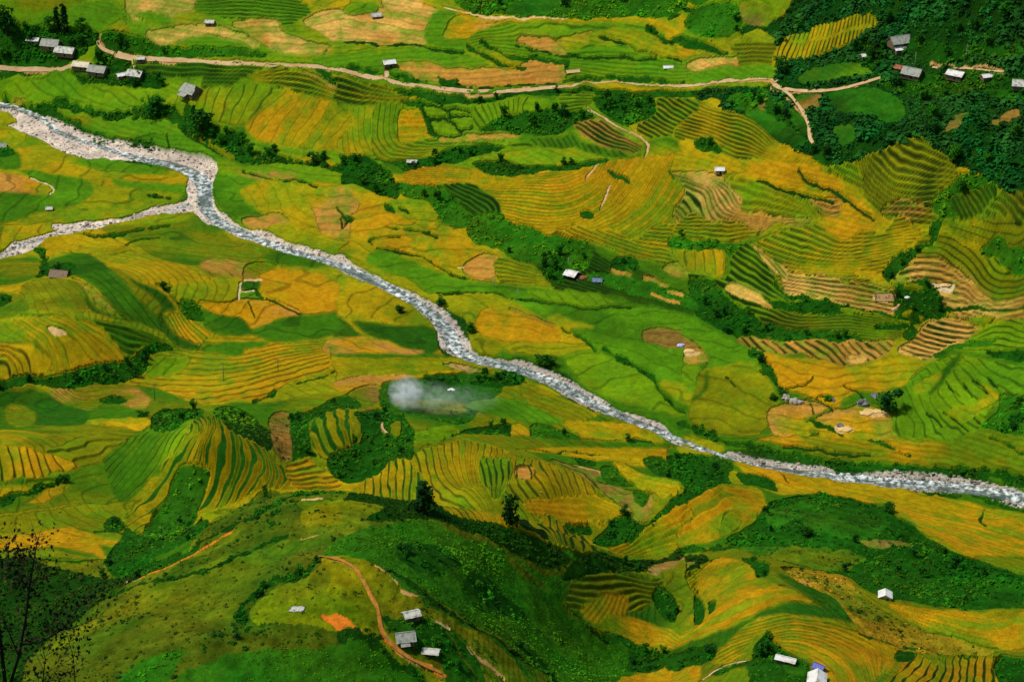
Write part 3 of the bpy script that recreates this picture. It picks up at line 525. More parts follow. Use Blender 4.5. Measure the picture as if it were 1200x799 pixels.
V('F', [(1030,75),(1100,50),(1184,70),(1184,150),(1090,135)], 'VB', 7, (1.4,2.8), 6, 'forest', (4,6))
V('F', [(690,160),(760,90),(850,60),(850,20),(860,-20),(890,-20),(870,50),(800,110),(720,190),(760,200),(830,190),(880,230),(900,270),(900,310),(830,340),(800,400),(770,390),(790,330),(740,310),(740,220)], 'V', 8, (1.2,2.6), 22, 'terracegully', (3,6))
for q in ([(770,200),(830,215),(820,225),(770,215)], [(800,350),(830,355),(825,380)], [(760,300),(790,290),(790,310)], [(810,310),(835,320),(830,335)]): Z('F', q, 'YO')
Z('F', [(850,340),(940,310),(1060,310),(1000,380),(870,460),(750,440),(800,400)], 'S', c2='SB', g=[(0,[(750,440),(860,462)]),(7,[(920,310),(1060,318)])], w=.32)
Z('F', [(900,270),(1184,290),(1184,380),(1060,310),(940,305)], 'GY', c2='Y', g=[(0,[(940,308),(1060,315),(1184,380)]),(4,[(900,275),(1184,292)])], w=.36)
V('F', [(900,268),(1040,270),(1184,285),(1184,300),(1040,285),(900,285)], 'V', 8, (.9,2))
Z('F', [(960,400),(1100,330),(1184,380),(1184,470),(1080,460),(960,430),(900,430)], 'G1', c2='GY', g=[(0,[(900,430),(1080,460),(1184,470)]),(5,[(1000,380),(1100,335),(1184,360)])], w=.3)
V('F', [(870,440),(960,400),(1080,390),(1070,410),(960,420),(900,450)], 'VB', 6, (1,2)); V('F', [(1050,440),(1160,440),(1184,470),(1080,465)], 'V', 7, (1,2), 3, 'terracefoot', (3,4))
Z('F', [(0,330),(60,340),(170,400),(250,450),(260,480),(90,490),(90,440),(0,385)], 'G2', c2='G1')
Z('F', [(0,385),(60,420),(85,465),(0,470)], 'SB', c2='B')
Z('F', [(10,430),(60,432),(60,442),(15,445)], 'TE')
Z('F', [(0,480),(60,480),(80,560),(0,620)], 'G2', c2='GY')
Z('F', [(30,600),(60,500),(100,485),(260,480),(320,580),(330,650),(250,730),(150,720),(20,680)], 'YO', c2='Y')
LN('F', [(85,500),(80,560),(30,600)], 4, 'G3')
LN('F', [(150,520),(180,555)], 2.2, 'V', bush=7, size=(.7,1.2))
Z('F', [(270,440),(420,460),(600,485),(740,455),(840,470),(800,520),(740,580),(640,570),(560,600),(540,640),(450,600),(370,580),(330,540)], 'A', c2='O', g=[(0,[(340,560),(480,590),(620,560)]),(3,[(280,445),(600,490),(830,475)])], w=.05, amp=.3)
LN('F', [(360,565),(420,560),(455,530)], 2, 'R'); LN('F', [(560,560),(600,575),(620,600)], 2, 'R')
Z('F', [(300,640),(430,610),(540,640),(620,620),(750,660),(745,735),(560,740),(330,730),(300,700)], 'SB', c2='O')
LN('F', [(430,680),(500,650),(555,632)], 4, 'G2', bush=6, size=(.7,1.4)); LN('F', [(440,672),(520,710),(555,730)], 5, 'V', bush=8, size=(.8,1.6)); LN('F', [(430,605),(500,590),(530,605)], 2.5, 'V', bush=7, size=(.7,1.4)); LN('F', [(470,605),(510,625),(525,645)], 2.2, 'R'); LN('F', [(445,620),(460,655)], 2, 'R')
Z('F', [(625,635),(710,635),(700,655),(640,655)], 'TE'); Z('F', [(525,695),(580,695),(590,715),(540,718)], 'TE')
Z('F', [(440,710),(470,710),(470,730),(445,730)], 'G2')
Z('F', [(745,590),(800,530),(860,480),(940,440),(1000,460),(1184,470),(1184,560),(1060,640),(1030,700),(940,740),(750,735)], 'G1', c2='GY', g=[(0,[(755,600),(800,680),(800,735)]),(2,[(850,640),(930,740)]),(4,[(960,640),(1040,700)]),(8,[(1060,530),(1184,600)])], w=.14, amp=.5)
Z('F', [(860,560),(940,450),(960,455),(880,570)], 'G3'); Z('F', [(800,560),(900,500),(860,565)], 'Y')
for q in ([(920,550),(960,585)], [(970,540),(1000,590)], [(1005,535),(1055,585)], [(1055,530),(1095,585)], [(905,640),(990,710)], [(975,640),(1035,690)], [(850,645),(900,690)]): LN('F', q, 2.6, 'R', bush=6, size=(.7,1.3))
Z('F', [(910,640),(1000,620),(1060,590),(1020,550),(1090,600),(1040,640),(980,680)], 'Y', c2='A')
V('F', [(1040,690),(1090,640),(1100,590),(1184,560),(1184,620),(1150,680),(1184,740),(1100,720)], 'VB', 8, (1.4,2.8), 8, 'rightedge', (4,6))
V('F', [(1150,650),(1184,640),(1184,690),(1160,680)], 'V', 10, (2,3.4), 3, 'rightedge', (4,6))
Z('F', [(330,735),(560,742),(745,738),(940,740),(1040,710),(1184,750),(1184,860),(700,820),(420,799),(250,740)], 'O', c2='YO', g=[(0,[(700,820),(900,840)]),(9,[(1080,740),(1184,760)])], w=.06, amp=.3)
LN('F', [(1060,740),(1120,760),(1184,799)], 3, 'V', bush=7, size=(.7,1.5)); LN('F', [(630,745),(700,755),(760,785),(790,799)], 3.5, 'V', bush=8, size=(.7,1.5))
LN('F', [(360,770),(520,790),(650,799)], 3, 'R')
LN('F', [(245,435),(300,495),(345,585)], 10, 'V', bush=10, size=(1.4,3), trees=7, tag='canal', tsize=(4,6))
Z('F', [(0,690),(150,730),(250,742),(330,770),(420,799),(600,830),(800,850),(800,880),(400,830),(200,770),(0,705)], 'G2', c2='G3')
LN('F', [(0,690),(120,730),(230,765),(330,790),(450,815),(600,840),(800,850),(1000,860),(1184,900)], 9, 'V', bush=9, size=(1.2,2.6))
# --- tile I, right lower side of the river
Z('I', [(180,40),(280,60),(560,105),(830,145),(1184,205),(1184,350),(1000,370),(870,290),(740,220),(700,180),(600,180),(500,150),(330,150),(220,80)], 'O', c2='A')
LN('I', [(350,85),(370,110)], 2, 'R'); LN('I', [(1050,200),(1040,240),(1060,260)], 3, 'V', bush=6, size=(.7,1.4))
LN('I', [(820,140),(900,155),(960,162)], 4, 'V', bush=9, size=(.9,1.8)); LN('I', [(1000,160),(1080,185),(1184,210)], 5, 'V', bush=9, size=(.9,2))
Z('I', [(0,190),(140,120),(260,130),(280,200),(240,250),(130,300),(0,340)], 'O', c2='A', g=[(0,[(0,335),(130,295),(250,245)]),(5,[(0,190),(140,125),(265,140)])], w=.10)
Z('I', [(140,230),(200,220),(200,260),(140,300)], 'YO', c2='G2')
V('I', [(0,20),(110,10),(180,60),(140,120),(60,150),(0,180)], 'V', 9, (1.2,2.8), 8, 'bankgrove', (3,6))
Z('I', [(170,75),(200,80),(210,115),(170,115)], 'Y')
V('I', [(200,80),(300,90),(330,140),(260,120),(210,115)], 'V', 8, (1,2))
# --- tile H upper: the golden hill behind the ridge
Z('H', [(40,130),(250,0),(420,-60),(1184,-20),(1184,360),(900,380),(780,340),(640,290),(480,260),(300,210),(100,180)], 'YO', c2='G2')
Z('H', [(60,110),(120,50),(250,0),(300,70),(260,170),(100,160)], 'A', c2='Y', g=[(0,[(55,130),(60,90)]),(7,[(250,170),(250,20)])], w=.32, amp=1.0, fix=True, rcol='V')
Z('H', [(250,0),(420,-40),(600,0),(700,40),(850,90),(900,150),(980,200),(960,230),(900,260),(700,230),(620,260),(520,260),(350,220),(300,110)], 'A', c2='Y', g=[(0,[(310,90),(350,170)]),(4,[(420,30),(440,120),(520,190)]),(8,[(530,20),(500,110),(560,190)]),(11,[(600,30),(590,110),(640,170)])], w=.2, amp=.8)
Z('H', [(470,60),(500,20),(590,40),(570,150),(520,170)], 'GY', c2='Y', g=[(0,[(470,60),(500,160)]),(4,[(590,40),(570,150)])], w=.3, amp=.7)
Z('H', [(600,70),(640,55),(670,60),(660,95),(610,100)], 'SB'); LN('H', [(605,95),(615,60),(655,58),(662,95)], 2, 'R')
Z('H', [(650,170),(900,160),(980,205),(960,230),(880,245),(700,225),(640,200)], 'A', c2='O', g=[(0,[(660,210),(800,235),(950,225)]),(4,[(660,170),(850,165),(970,205)])], w=.08)
Z('H', [(620,250),(700,230),(760,240),(900,340),(890,370),(780,335),(700,300)], 'Y', c2='A', g=[(0,[(640,260),(720,300)]),(2,[(690,240),(760,320)]),(7,[(860,260),(910,330)])], w=.34, amp=.8)
V('H', [(780,250),(850,255),(860,290),(800,290)], 'V', 8, (.9,1.8))
Z('H', [(720,30),(800,50),(900,70),(880,100),(960,130),(1080,150),(1060,230),(970,190)], 'B', c2='SB')
LN('H', [(800,45),(880,65),(900,90)], 3.5, 'DI'); LN('H', [(700,30),(820,70),(900,140),(980,200)], 2, 'R')
V('H', [(890,60),(960,60),(1020,120),(920,115)], 'VB', 8, (1,2.2), 2, 'valleybush', (3,4))
V('H', [(1010,140),(1060,140),(1060,180),(1020,175)], 'VB', 7, (.8,1.8))
Z('H', [(600,-10),(1184,-10),(1184,40),(1050,60),(960,40),(860,30)], 'A', c2='O', g=[(0,[(860,35),(1184,50)]),(5,[(650,-10),(1184,-5)])], w=.10)
LN('H', [(640,-10),(740,10),(780,5),(900,15)], 4, 'V', bush=8, size=(.9,2)); V('H', [(800,20),(880,30),(870,50),(820,45)], 'V', 8, (1,2.2))
Z('H', [(950,40),(1080,90),(1170,110),(1160,160),(1090,150),(1000,110)], 'A', c2='Y', g=[(0,[(980,110),(1150,160)]),(3,[(960,45),(1165,112)])], w=.1)
V('H', [(1050,30),(1184,20),(1184,130),(1170,100),(1090,80)], 'V', 8, (1.2,2.4), 5, 'bankgrove', (3,5))
V('H', [(970,215),(1050,240),(1100,220),(1184,150),(1184,195),(1060,255),(1030,300),(930,335),(870,310)], 'V', 9, (1.2,2.6), 9, 'valleybush', (3,6))
Z('H', [(1030,280),(1100,230),(1184,190),(1184,350),(1060,370),(930,355),(930,335),(1000,320)], 'O', c2='Y', g=[(0,[(930,355),(1060,372),(1184,345)]),(6,[(1040,270),(1110,225),(1184,190)])], w=.10)
# --- lower left mound country (tile G)
Z('G', [(0,-20),(130,0),(220,30),(280,60),(180,90),(120,100),(60,90),(0,150)], 'O', c2='YO', g=[(0,[(0,10),(20,110)]),(6,[(200,30),(240,75)])], w=.16)
Z('G', [(280,60),(440,40),(520,60),(420,200),(300,190),(60,210),(0,210),(0,180),(180,120)], 'G2', c2='YO')
Z('G', [(80,190),(110,165),(180,130),(250,130),(200,160)], 'YO', c2='O')
LN('G', [(0,172),(80,145),(180,122),(240,100)], 8, 'V', bush=10, size=(1,2.2), trees=4, tag='leftslope', tsize=(3,4))
Z('G', [(0,215),(300,195),(420,175),(470,140),(540,110),(460,190),(420,240),(520,320),(400,310),(340,290),(270,270),(0,280)], 'YO', c2='Y')
Z('G', [(0,280),(240,268),(330,290),(410,320),(350,330),(360,375),(300,355),(180,335),(0,320)], 'O', c2='A')
Z('G', [(0,320),(180,340),(360,378),(240,375),(130,370),(0,345)], 'YO')
Z('G', [(430,240),(500,150),(560,70),(560,-30),(640,-110),(760,-125),(860,-85),(940,20),(1000,60),(1030,110),(1020,130),(900,150),(820,190),(690,220),(600,300),(500,300)], 'Y', c2='A', g=[(0,[(430,250),(550,130),(640,20),(700,-60)]),(-1.6,[(470,150),(560,20),(620,-60)]),(3,[(560,260),(660,140),(700,40),(740,-80)]),(5,[(690,215),(760,120),(790,20),(770,-90)]),(7.4,[(800,195),(840,110),(860,20),(820,-80)]),(9.6,[(890,150),(930,80),(920,10),(860,-70)]),(12,[(980,130),(1000,90),(960,40)])], w=.42, amp=1.3, fix=True, rcol='V')
Z('P', [(120,545),(150,515),(180,500),(205,492),(235,490),(215,515),(190,545),(165,575),(140,590)], 'GY', c2='G2', g=[(0,[(120,560),(160,515),(205,490)]),(5,[(160,580),(190,545),(225,495)])], w=.22, amp=.6)
V('G', [(610,70),(650,50),(740,60),(710,150),(680,230),(600,310),(510,300),(520,240),(570,160)], 'MG', 6, (.9,2.2), 3, 'moundside', (3,4), tint='VB')
V('D', [(740,640),(840,640),(900,690),(940,720),(930,780),(860,740),(780,690)], 'R', 11, (.7,1.8), 3, 'moundside', (3,4), tint='VB')
V('D', [(530,660),(600,635),(700,650),(620,700),(530,710)], 'V', 10, (1.2,2.8), 6, 'moundside', (3,6))
Z('D', [(940,660),(1010,660),(1000,799),(940,760)], 'M', c2='B')
V('D', [(1010,670),(1090,640),(1184,590),(1184,632),(1090,672),(1070,740),(1100,799),(1010,799)], 'V', 9, (1.2,2.6), 8, 'ovalgrove', (3,5))
Z('P', [(362,512),(366,496),(378,486),(395,481),(412,482),(414,500),(413,520),(398,526),(382,540),(370,528)], 'A', c2='Y', g=[(0,[(361,505),(371,525),(384,540)]),(2,[(384,486),(388,508),(400,526)]),(4,[(411,484),(413,505),(415,524)])], w=.44, amp=1.4, fix=True, rcol='V')
V('P', [(385,542),(400,527),(440,520),(455,525),(450,552),(410,567),(388,558)], 'V', 8, (1.2,2.6), 8, 'ovalgrove', (3,5))
Z('P', [(335,548),(355,535),(385,556),(398,572),(350,574),(340,565)], 'YO', c2='O', g=[(0,[(345,572),(395,572)]),(5,[(340,545),(365,540)])], w=.16)
V('G', [(440,270),(600,300),(700,225),(720,270),(600,360),(500,410),(400,440),(370,380)], 'V', 8, (1.2,2.6), 8, 'moundside', (3,5))
V('G', [(370,240),(410,235),(430,270),(370,280)], 'V', 10, (1.2,2.4)); LN('G', [(330,280),(420,290),(520,325)], 3, 'R')
Z('G', [(520,380),(700,280),(880,170),(965,165),(900,215),(700,295),(600,365)], 'G2', c2='MG')
# --- the near ridge and spur
Z('G', [(0,345),(130,372),(360,380),(520,380),(640,350),(900,160),(1184,140),(1184,799),(0,799)], 'M', c2='MD')
Z('H', [(0,150),(250,170),(350,200),(450,240),(620,270),(720,310),(800,380),(860,420),(1184,390),(1184,799),(0,799)], 'M', c2='MD')
V('G', [(0,345),(130,372),(400,440),(500,430),(380,500),(250,600),(120,690),(60,799),(0,799)], 'VD', 8, (1.2,2.6), 14, 'leftravine', (3,5))
V('G', [(360,380),(520,380),(640,350),(700,300),(690,335),(600,385),(500,430),(400,440)], 'V', 8, (1.2,2.4), 4, 'leftravine', (3,5))
Z('G', [(170,680),(300,590),(480,500),(700,420),(880,335),(1050,300),(1184,290),(1184,380),(1050,430),(880,490),(830,590),(700,640),(400,740),(300,799),(150,799)], 'M', c2='MD')
P_dirt = LN('G', [(480,442),(600,392),(690,342),(760,302),(800,282)], 3.4, 'OR', bush=3, size=(.4,1.1))
LN('G', [(440,462),(480,442)], 4, 'PALE')
V('G', [(640,380),(760,330),(900,240),(1000,180),(1060,235),(900,285),(700,395),(560,450)], 'MD', 4, (.7,1.8), tint='V')
LN('G', [(380,500),(560,445),(760,395),(900,320),(1000,300)], 6, 'VD', bush=12, size=(.8,1.9))
LN('G', [(690,310),(800,270),(900,215),(1000,160),(1184,150)], 7, 'VD', bush=12, size=(.8,1.9))
LN('G', [(920,150),(1050,142),(1184,145)], 8, 'VD', bush=12, size=(.9,2))
LN('G', [(1050,168),(1120,170)], 2.5, 'TE')
Z('G', [(1060,200),(1184,170),(1184,260),(1060,270)], 'M', c2='YO')
LN('G', [(1040,300),(1080,300),(1184,285)], 2, 'DI', bush=3, size=(.6,1.2))
Z('G', [(890,520),(1080,420),(1184,380),(1184,620),(1050,615),(880,595)], 'M', c2='YO')
LN('G', [(850,590),(835,545),(885,495),(960,455),(1050,432),(1085,385),(1150,362)], 11, 'VD', bush=13, size=(.9,2.2), trees=6, tag='spurhedge', tsize=(2.5,4))
V('G', [(290,799),(400,745),(560,690),(700,640),(880,600),(1100,615),(1184,630),(1184,680),(900,680),(700,720),(540,799)], 'MD', 4, (.7,1.8), 6, 'spurscrub', (2.5,4), tint='V')
V('G', [(560,799),(720,720),(900,690),(1184,670),(1184,799)], 'VB', 36, (.35,1.1), tint='VB')
V('G', [(440,760),(560,700),(640,700),(560,799),(400,799)], 'VB', 9, (.8,1.8))
# ridge belt
V('H', [(0,150),(250,170),(350,200),(450,240),(620,270),(720,310),(800,380),(720,400),(600,345),(500,300),(380,260),(260,235),(100,250),(0,230)], 'VD', 30, (.5,1.6), 8, 'ridge', (2,3.2))
Z('H', [(0,180),(130,190),(140,215),(60,250),(0,255)], 'M', c2='YO')
V('H', [(0,310),(100,270),(280,240),(400,290),(550,330),(700,420),(800,440),(760,520),(860,620),(1000,690),(1030,799),(760,799),(600,690),(450,590),(330,520),(220,440),(110,390),(0,370)], 'VB', 42, (.35,1.1), 0, None, tint='VB')
V('H', [(200,320),(330,330),(420,400),(300,420),(210,380)], 'V', 4, (1.2,2.4), 5, 'ridge', (2.5,4)); V('H', [(480,420),(560,500),(640,560),(560,570),(420,500)], 'V', 5, (1,2.2), 4, 'ridge', (2.5,3.5)); V('H', [(560,640),(700,720),(760,799),(640,700)], 'V', 6, (1,2.2), 4, 'ridge', (2.5,3.5)); V('H', [(560,340),(680,430),(720,480),(620,420)], 'MD', 5, (.8,1.8), tint='V')
V('H', [(110,395),(220,440),(330,525),(450,595),(600,690),(700,760),(640,730),(480,640),(330,555),(200,490)], 'VD', 10, (.9,2))
Z('H', [(120,395),(200,440),(250,485),(330,540),(480,620),(600,700),(740,790),(640,799),(480,720),(420,640),(340,590),(260,550),(200,490)], 'MG', c2='M')
Z('H', [(0,370),(100,380),(200,460),(250,500),(340,590),(420,640),(260,590),(160,530),(160,610),(300,730),(370,780),(340,799),(200,730),(100,650),(0,640)], 'M', c2='YO')
Z('H', [(300,540),(420,600),(600,720),(660,799),(560,799),(440,680),(340,590)], 'MG', c2='M')
V('H', [(150,555),(280,580),(420,640),(520,799),(380,799),(340,700),(290,690),(160,600)], 'V', 11, (.8,2), 7, 'garden', (2.5,4))
Z('G', [(1110,570),(1184,575),(1230,600),(1260,630),(1200,628),(1160,610)], 'OR')
LN('H', [(440,680),(480,720),(570,795)], 4, 'DI'); LN('H', [(120,397),(190,450)], 3, 'DI', bush=2, size=(.6,1)); LN('H', [(330,590),(380,612)], 2.5, 'TE'); LN('H', [(210,480),(260,505)], 3.5, 'DI')
LN('H', [(360,620),(420,700),(480,799)], 2.2, 'MD'); LN('H', [(380,610),(450,690),(530,799)], 2, 'MD')
Z('H', [(130,590),(170,650),(260,720),(370,775),(330,770),(200,700),(140,650)], 'OR', c2='DI')
V('H', [(0,645),(100,655),(200,730),(270,745),(330,799),(0,799)], 'VB', 34, (.35,1.1), 4, 'spurscrub', (2.5,4), tint='VB'); LN('H', [(0,640),(80,650),(180,730),(260,760)], 8, 'VD', bush=10, size=(.8,1.8))
# right of the ravine
Z('H', [(760,430),(1184,390),(1184,799),(1030,799),(1000,690),(860,620),(770,520)], 'YO', c2='MG')
Z('H', [(830,430),(960,430),(1100,450),(1100,500),(1000,560),(860,560),(770,520)], 'YO', c2='M', g=[(0,[(780,530),(900,550),(1060,520)]),(6,[(830,432),(960,432),(1095,455)])], w=.16)
Z('H', [(840,520),(960,500),(990,530),(960,590),(840,580)], 'O', c2='YO')
Z('H', [(860,600),(1000,580),(1120,620),(1184,650),(1184,690),(1080,690),(960,640)], 'YO', c2='O', g=[(0,[(900,620),(1080,690),(1184,692)]),(5,[(980,582),(1110,615),(1184,655)])], w=.14)
V('H', [(760,440),(820,380),(1000,380),(1184,345),(1184,385),(1060,420),(880,432)], 'VD', 10, (1,2.4), 8, 'ravine', (3,4.5))
V('H', [(1070,500),(1120,480),(1184,540),(1150,600),(1100,560)], 'V', 9, (1,2.2), 3, 'ravine', (3,4)); V('H', [(860,620),(960,640),(1080,690),(1184,700),(1184,740),(1000,760),(1000,690)], 'V', 9, (.9,2.2), 5, 'ravine', (2.5,4))
Z('H', [(1060,410),(1184,370),(1184,390),(1110,420),(1100,440)], 'B', c2='DI')
Z('H', [(980,785),(1184,750),(1184,799),(960,799)], 'O')
# knoll and slopes (tile I)
Z('I', [(60,345),(200,330),(330,300),(640,480),(900,540),(1250,530),(1250,900),(-60,900),(-20,760),(20,690),(-30,620),(-10,540),(-60,470),(-20,400)], 'YO', c2='M')
V('I', [(280,220),(300,180),(420,155),(560,160),(700,200),(800,260),(900,330),(1000,370),(1184,450),(1184,530),(1050,550),(900,540),(740,510),(640,490),(560,430),(380,390),(200,330),(150,310),(240,260)], 'V', 8, (1,2.4), 22, 'knoll', (3,5))
Z('I', [(420,240),(520,200),(640,210),(720,250),(700,280),(620,310),(480,280)], 'MG', c2='G3')
Z('I', [(300,210),(420,170),(480,200),(400,240),(310,260)], 'MG')
Z('I', [(200,330),(330,330),(560,345),(640,370),(540,410),(360,390),(240,355)], 'MG', c2='M'); Z('I', [(620,310),(740,305),(800,325),(680,335)], 'M', c2='B')
Z('I', [(1000,362),(1184,350),(1184,440),(1080,400)], 'G2', c2='YO')
LN('I', [(0,350),(100,340),(200,335)], 8, 'V', bush=10, size=(1,2)); V('I', [(210,370),(300,390),(290,430),(240,420)], 'V', 10, (1,2.2), 3, 'ravine', (3,4))
Z('I', [(0,540),(60,440),(150,370),(250,430),(330,460),(450,520),(400,530),(300,550),(180,600),(0,680)], 'O', c2='YO', g=[(0,[(20,545),(90,440),(150,375)]),(4,[(40,600),(130,500),(250,450)]),(9,[(0,670),(180,590),(300,545),(450,520)])], w=.13, amp=.7)
Z('I', [(0,440),(60,400),(140,370),(60,440),(0,530)], 'MG', c2='YO', g=[(0,[(0,440),(60,400)]),(4,[(20,530),(100,420)])], w=.4)
V('I', [(45,510),(70,510),(75,580),(45,600)], 'V', 6, (.8,1.6)); V('I', [(90,520),(110,515),(110,550),(95,560)], 'V', 6, (.8,1.6))
Z('I', [(0,680),(180,610),(300,555),(420,525),(540,590),(420,580),(280,600),(140,680),(0,720)], 'G3', c2='MG')
Z('I', [(110,720),(220,610),(340,575),(480,585),(600,630),(760,670),(750,720),(700,770),(620,799),(500,799),(480,740),(330,680),(260,640),(200,720),(120,740)], 'O', c2='A', g=[(0,[(330,640),(480,650),(620,730),(640,799)]),(5,[(240,612),(480,592),(740,680),(700,770)]),(-5,[(320,680),(430,715),(500,799)])], w=.13, amp=.7)
Z('I', [(330,430),(400,450),(540,520),(600,600),(520,580),(440,510)], 'G3', c2='MG'); LN('I', [(470,515),(540,560),(600,605)], 6, 'V', bush=10, size=(.9,1.9))
Z('I', [(350,400),(540,420),(620,500),(700,560),(900,640),(1080,690),(1000,710),(850,700),(620,640),(540,520),(400,450)], (136,116,18), c2=(88,106,12))
f_ = fill(smooth(idx(T('I', [(350,400),(540,420),(620,500),(700,560),(900,640),(1080,690),(1000,710),(850,700),(620,640),(540,520),(400,450)])), True)); SCAT.append((f_[0], f_[1], 45, (.45,.8), 'CORN', 0, None, (1,1))); VID[f_[0]][f_[1]] = len(SCAT)
LN('I', [(410,452),(470,460)], 3, 'DI'); LN('I', [(335,458),(355,462)], 2, 'TE')
Z('I', [(720,530),(900,550),(1050,560),(1184,530),(1184,660),(1080,690),(900,630),(760,570)], 'YO', c2='O', g=[(0,[(760,572),(900,632),(1080,688)]),(6,[(725,532),(1050,562),(1184,540)])], w=.13)
Z('I', [(690,799),(790,690),(880,740),(900,700),(1090,710),(1110,760),(1100,799)], 'Y', c2='O', g=[(0,[(700,799),(790,690)]),(9,[(1110,799),(1100,720)])], w=.3, amp=.8)
LN('I', [(620,640),(780,680),(860,690),(1000,712),(1080,700)], 4, 'V', bush=10, size=(.7,1.6)); V('I', [(740,690),(800,690),(790,720),(740,730)], 'V', 9, (.8,1.8))
V('I', [(1080,720),(1184,680),(1184,799),(1110,799)], 'V', 9, (1,2.2), 4, 'rightcorner', (3,4))
V('I', [(0,700),(100,680),(110,720),(60,745),(0,760)], 'V', 10, (1,2.2), 4, 'lowergarden', (3,4)); V('I', [(100,770),(240,730),(250,690),(300,640),(350,690),(440,740),(430,799),(240,799)], 'V', 10, (1,2.4), 9, 'lowergarden', (3,4.5))
Z('I', [(0,770),(60,750),(40,799),(0,799)], 'O'); Z('I', [(350,735),(410,735),(430,775),(360,770)], 'MG', c2='G3')
Z('I', [(100,790),(220,750),(230,799),(80,799)], 'YO')
V('I', [(0,370),(80,365),(90,385),(20,420),(0,430)], 'VD', 8, (.9,2), 2, 'ravine', (3,4)); Z('I', [(0,385),(60,380),(30,400),(0,410)], 'B')
SUN_E, SKY_E, EXPO = 3.25, .12, 0.05
ROADS = [('A', [(400,190),(460,205),(500,206),(640,212),(760,220),(920,228),(1040,230),(1120,235),(1184,245)]+[(1184+x,y) for x,y in [(120,275),(250,298),(400,315),(480,320),(620,316),(760,302),(900,292),(1010,295),(1184,300)]]+[(2368+x,y) for x,y in [(100,288),(200,278),(300,272),(332,285)]], 3.5, 'p', 'road'),
 ('A', [(-80,238),(0,238),(120,244),(200,246),(240,235),(262,222)], 2.6, 'p', 'road'), ('A', [(400,190),(350,170),(338,140)], 1.8, 'p', 'path'), ('A', [(460,205),(468,240)], 1.8, 'p', 'path'),
 ('C', [(315,290),(340,308),(450,318),(560,308),(660,280),(695,266)], 2.5, 'p', 'road'), ('C', [(860,235),(960,240),(1080,250),(1140,250)], .8, 'p', 'road'),
 ('C', [(318,292),(370,330),(410,380),(435,430),(440,480),(455,500)], 1.5, 'p', 'path'), ('B', [(850,380),(900,405),(960,440),(1030,470),(1065,500),(1062,545)], 2.0, 'p', 'path'), ('B', [(890,570),(850,620)], 1.3, 'p', 'path'), ('B', [(935,640),(920,680),(903,722)], 1.3, 'p', 'path'), ('B', [(155,245),(160,275)], 2.4, 'p', 'path'),
 ('G', [(1095,370),(1140,370),(1184,382),(1234,410),(1274,470),(1314,550),(1319,620),(1364,680),(1444,730),(1544,775)], 1.25, 'o', 'path'), ('I', [(60,799),(130,752),(200,732),(235,732)], 1.5, 'p', 'path'), ('F', [(755,270),(740,285),(720,297)], 1.2, 'p', 'path'), ('E', [(140,680),(145,710),(165,720)], 1.0, 'p', 'path')]
for rd in ROADS: LN(rd[0], rd[1], 2.0 if rd[2] > 3 else 1.1, 'DI')

for rd in ROADS:
    P = smooth(idx(T(rd[0], rd[1], 1)), False, 5); sl, D = near_line(P, 6); VID[sl][D < (3.6 if rd[2] > 2 else 2.2)] = 0
# ---------------------------------------------------------------- river: gravel bed and channel
bed = T('A', [(0,345),(80,370),(170,395),(230,425),(290,460),(400,480),(520,500),(620,520),(700,530),(750,570),(755,610),(740,650),(745,720),(780,745),(850,785),(880,799)], 1)
bed += T('D', [(850,0),(930,20),(990,55),(1080,75),(1150,100)], 1)+T('E', [(0,100),(80,150),(180,200),(300,260),(360,290),(430,325),(440,380),(450,430),(520,455),(640,465),(700,485),(780,520),(850,570),(930,620),(1020,660),(1120,690)], 1)
bed += T('I', [(0,-20),(100,-8),(230,0),(330,15),(450,45),(560,65),(680,75),(800,65),(900,80),(1020,105),(1184,145),(1300,175)], 1)
bed += T('I', [(1300,235),(1184,200),(1060,170),(960,150),(830,140),(700,125),(550,100),(400,75),(280,60),(180,30),(100,0)], 1)
bed += T('E', [(1184,770),(1100,730),(1000,680),(900,650),(780,595),(680,535),(600,500),(520,480),(400,455),(345,440),(335,370),(300,320),(200,245),(100,195),(0,160)], 1)+T('D', [(1060,105),(960,90),(900,60),(800,25),(735,0)], 1)
bed += T('A', [(700,770),(660,725),(650,690),(650,640),(660,615),(610,580),(480,560),(350,555),(270,550),(200,520),(150,490),(100,460),(30,430),(60,420),(40,380),(-80,340),(-80,325)], 1)
trib = T('A', [(670,690),(620,700),(520,720),(420,755),(300,770),(180,785)], 1)+T('D', [(200,20),(100,45),(30,65),(0,90),(-100,130),(-100,150),(0,112),(50,100),(100,85),(160,45),(260,20),(340,5)], 1)+T('A', [(480,755),(560,737),(660,735)], 1)
BEDM = np.zeros(SH, bool)
for pl in (bed, trib):
    P = smooth(idx(pl), True, 2); f = fill(P); BEDM[f[0]] |= f[1]
chan = [(-30,112,12),(10,124,12),(30,139,12),(52,152,13),(62,166,15),(85,178,14),(112,186,13),(135,193,14),(170,187,1),(203,192,0)]
MAIN = [(-20,117,7),(20,125,7),(50,138,8),(64,152,8),(85,160,8),(112,166,8),(135,176,9),(170,186,10),(203,192,12),(228,203,20),(240,216,20),(240,236,18),(246,250,16),(266,264,15),(304,280,13),(338,292,12),(372,301,12),(400,311,14),(420,319,15),(444,330,17),(468,342,17),(501,362,16),(522,382,18),(532,403,20),(552,418,17),(589,425,14),(623,436,15),(657,451,16),(697,472,15),(738,490,13),(778,507,13),(800,516,12),(851,533,9),(901,545,9),(952,554,10),(1003,559,12),(1050,564,14),(1104,568,15),(1155,578,15),(1200,587,20),(1260,601,20)]
TRIB = [(-30,303,7),(0,296,7),(20,290,7),(45,281,6),(75,271,5),(110,264,4),(150,258,4),(185,249,4),(210,243,5),(228,238,6)]
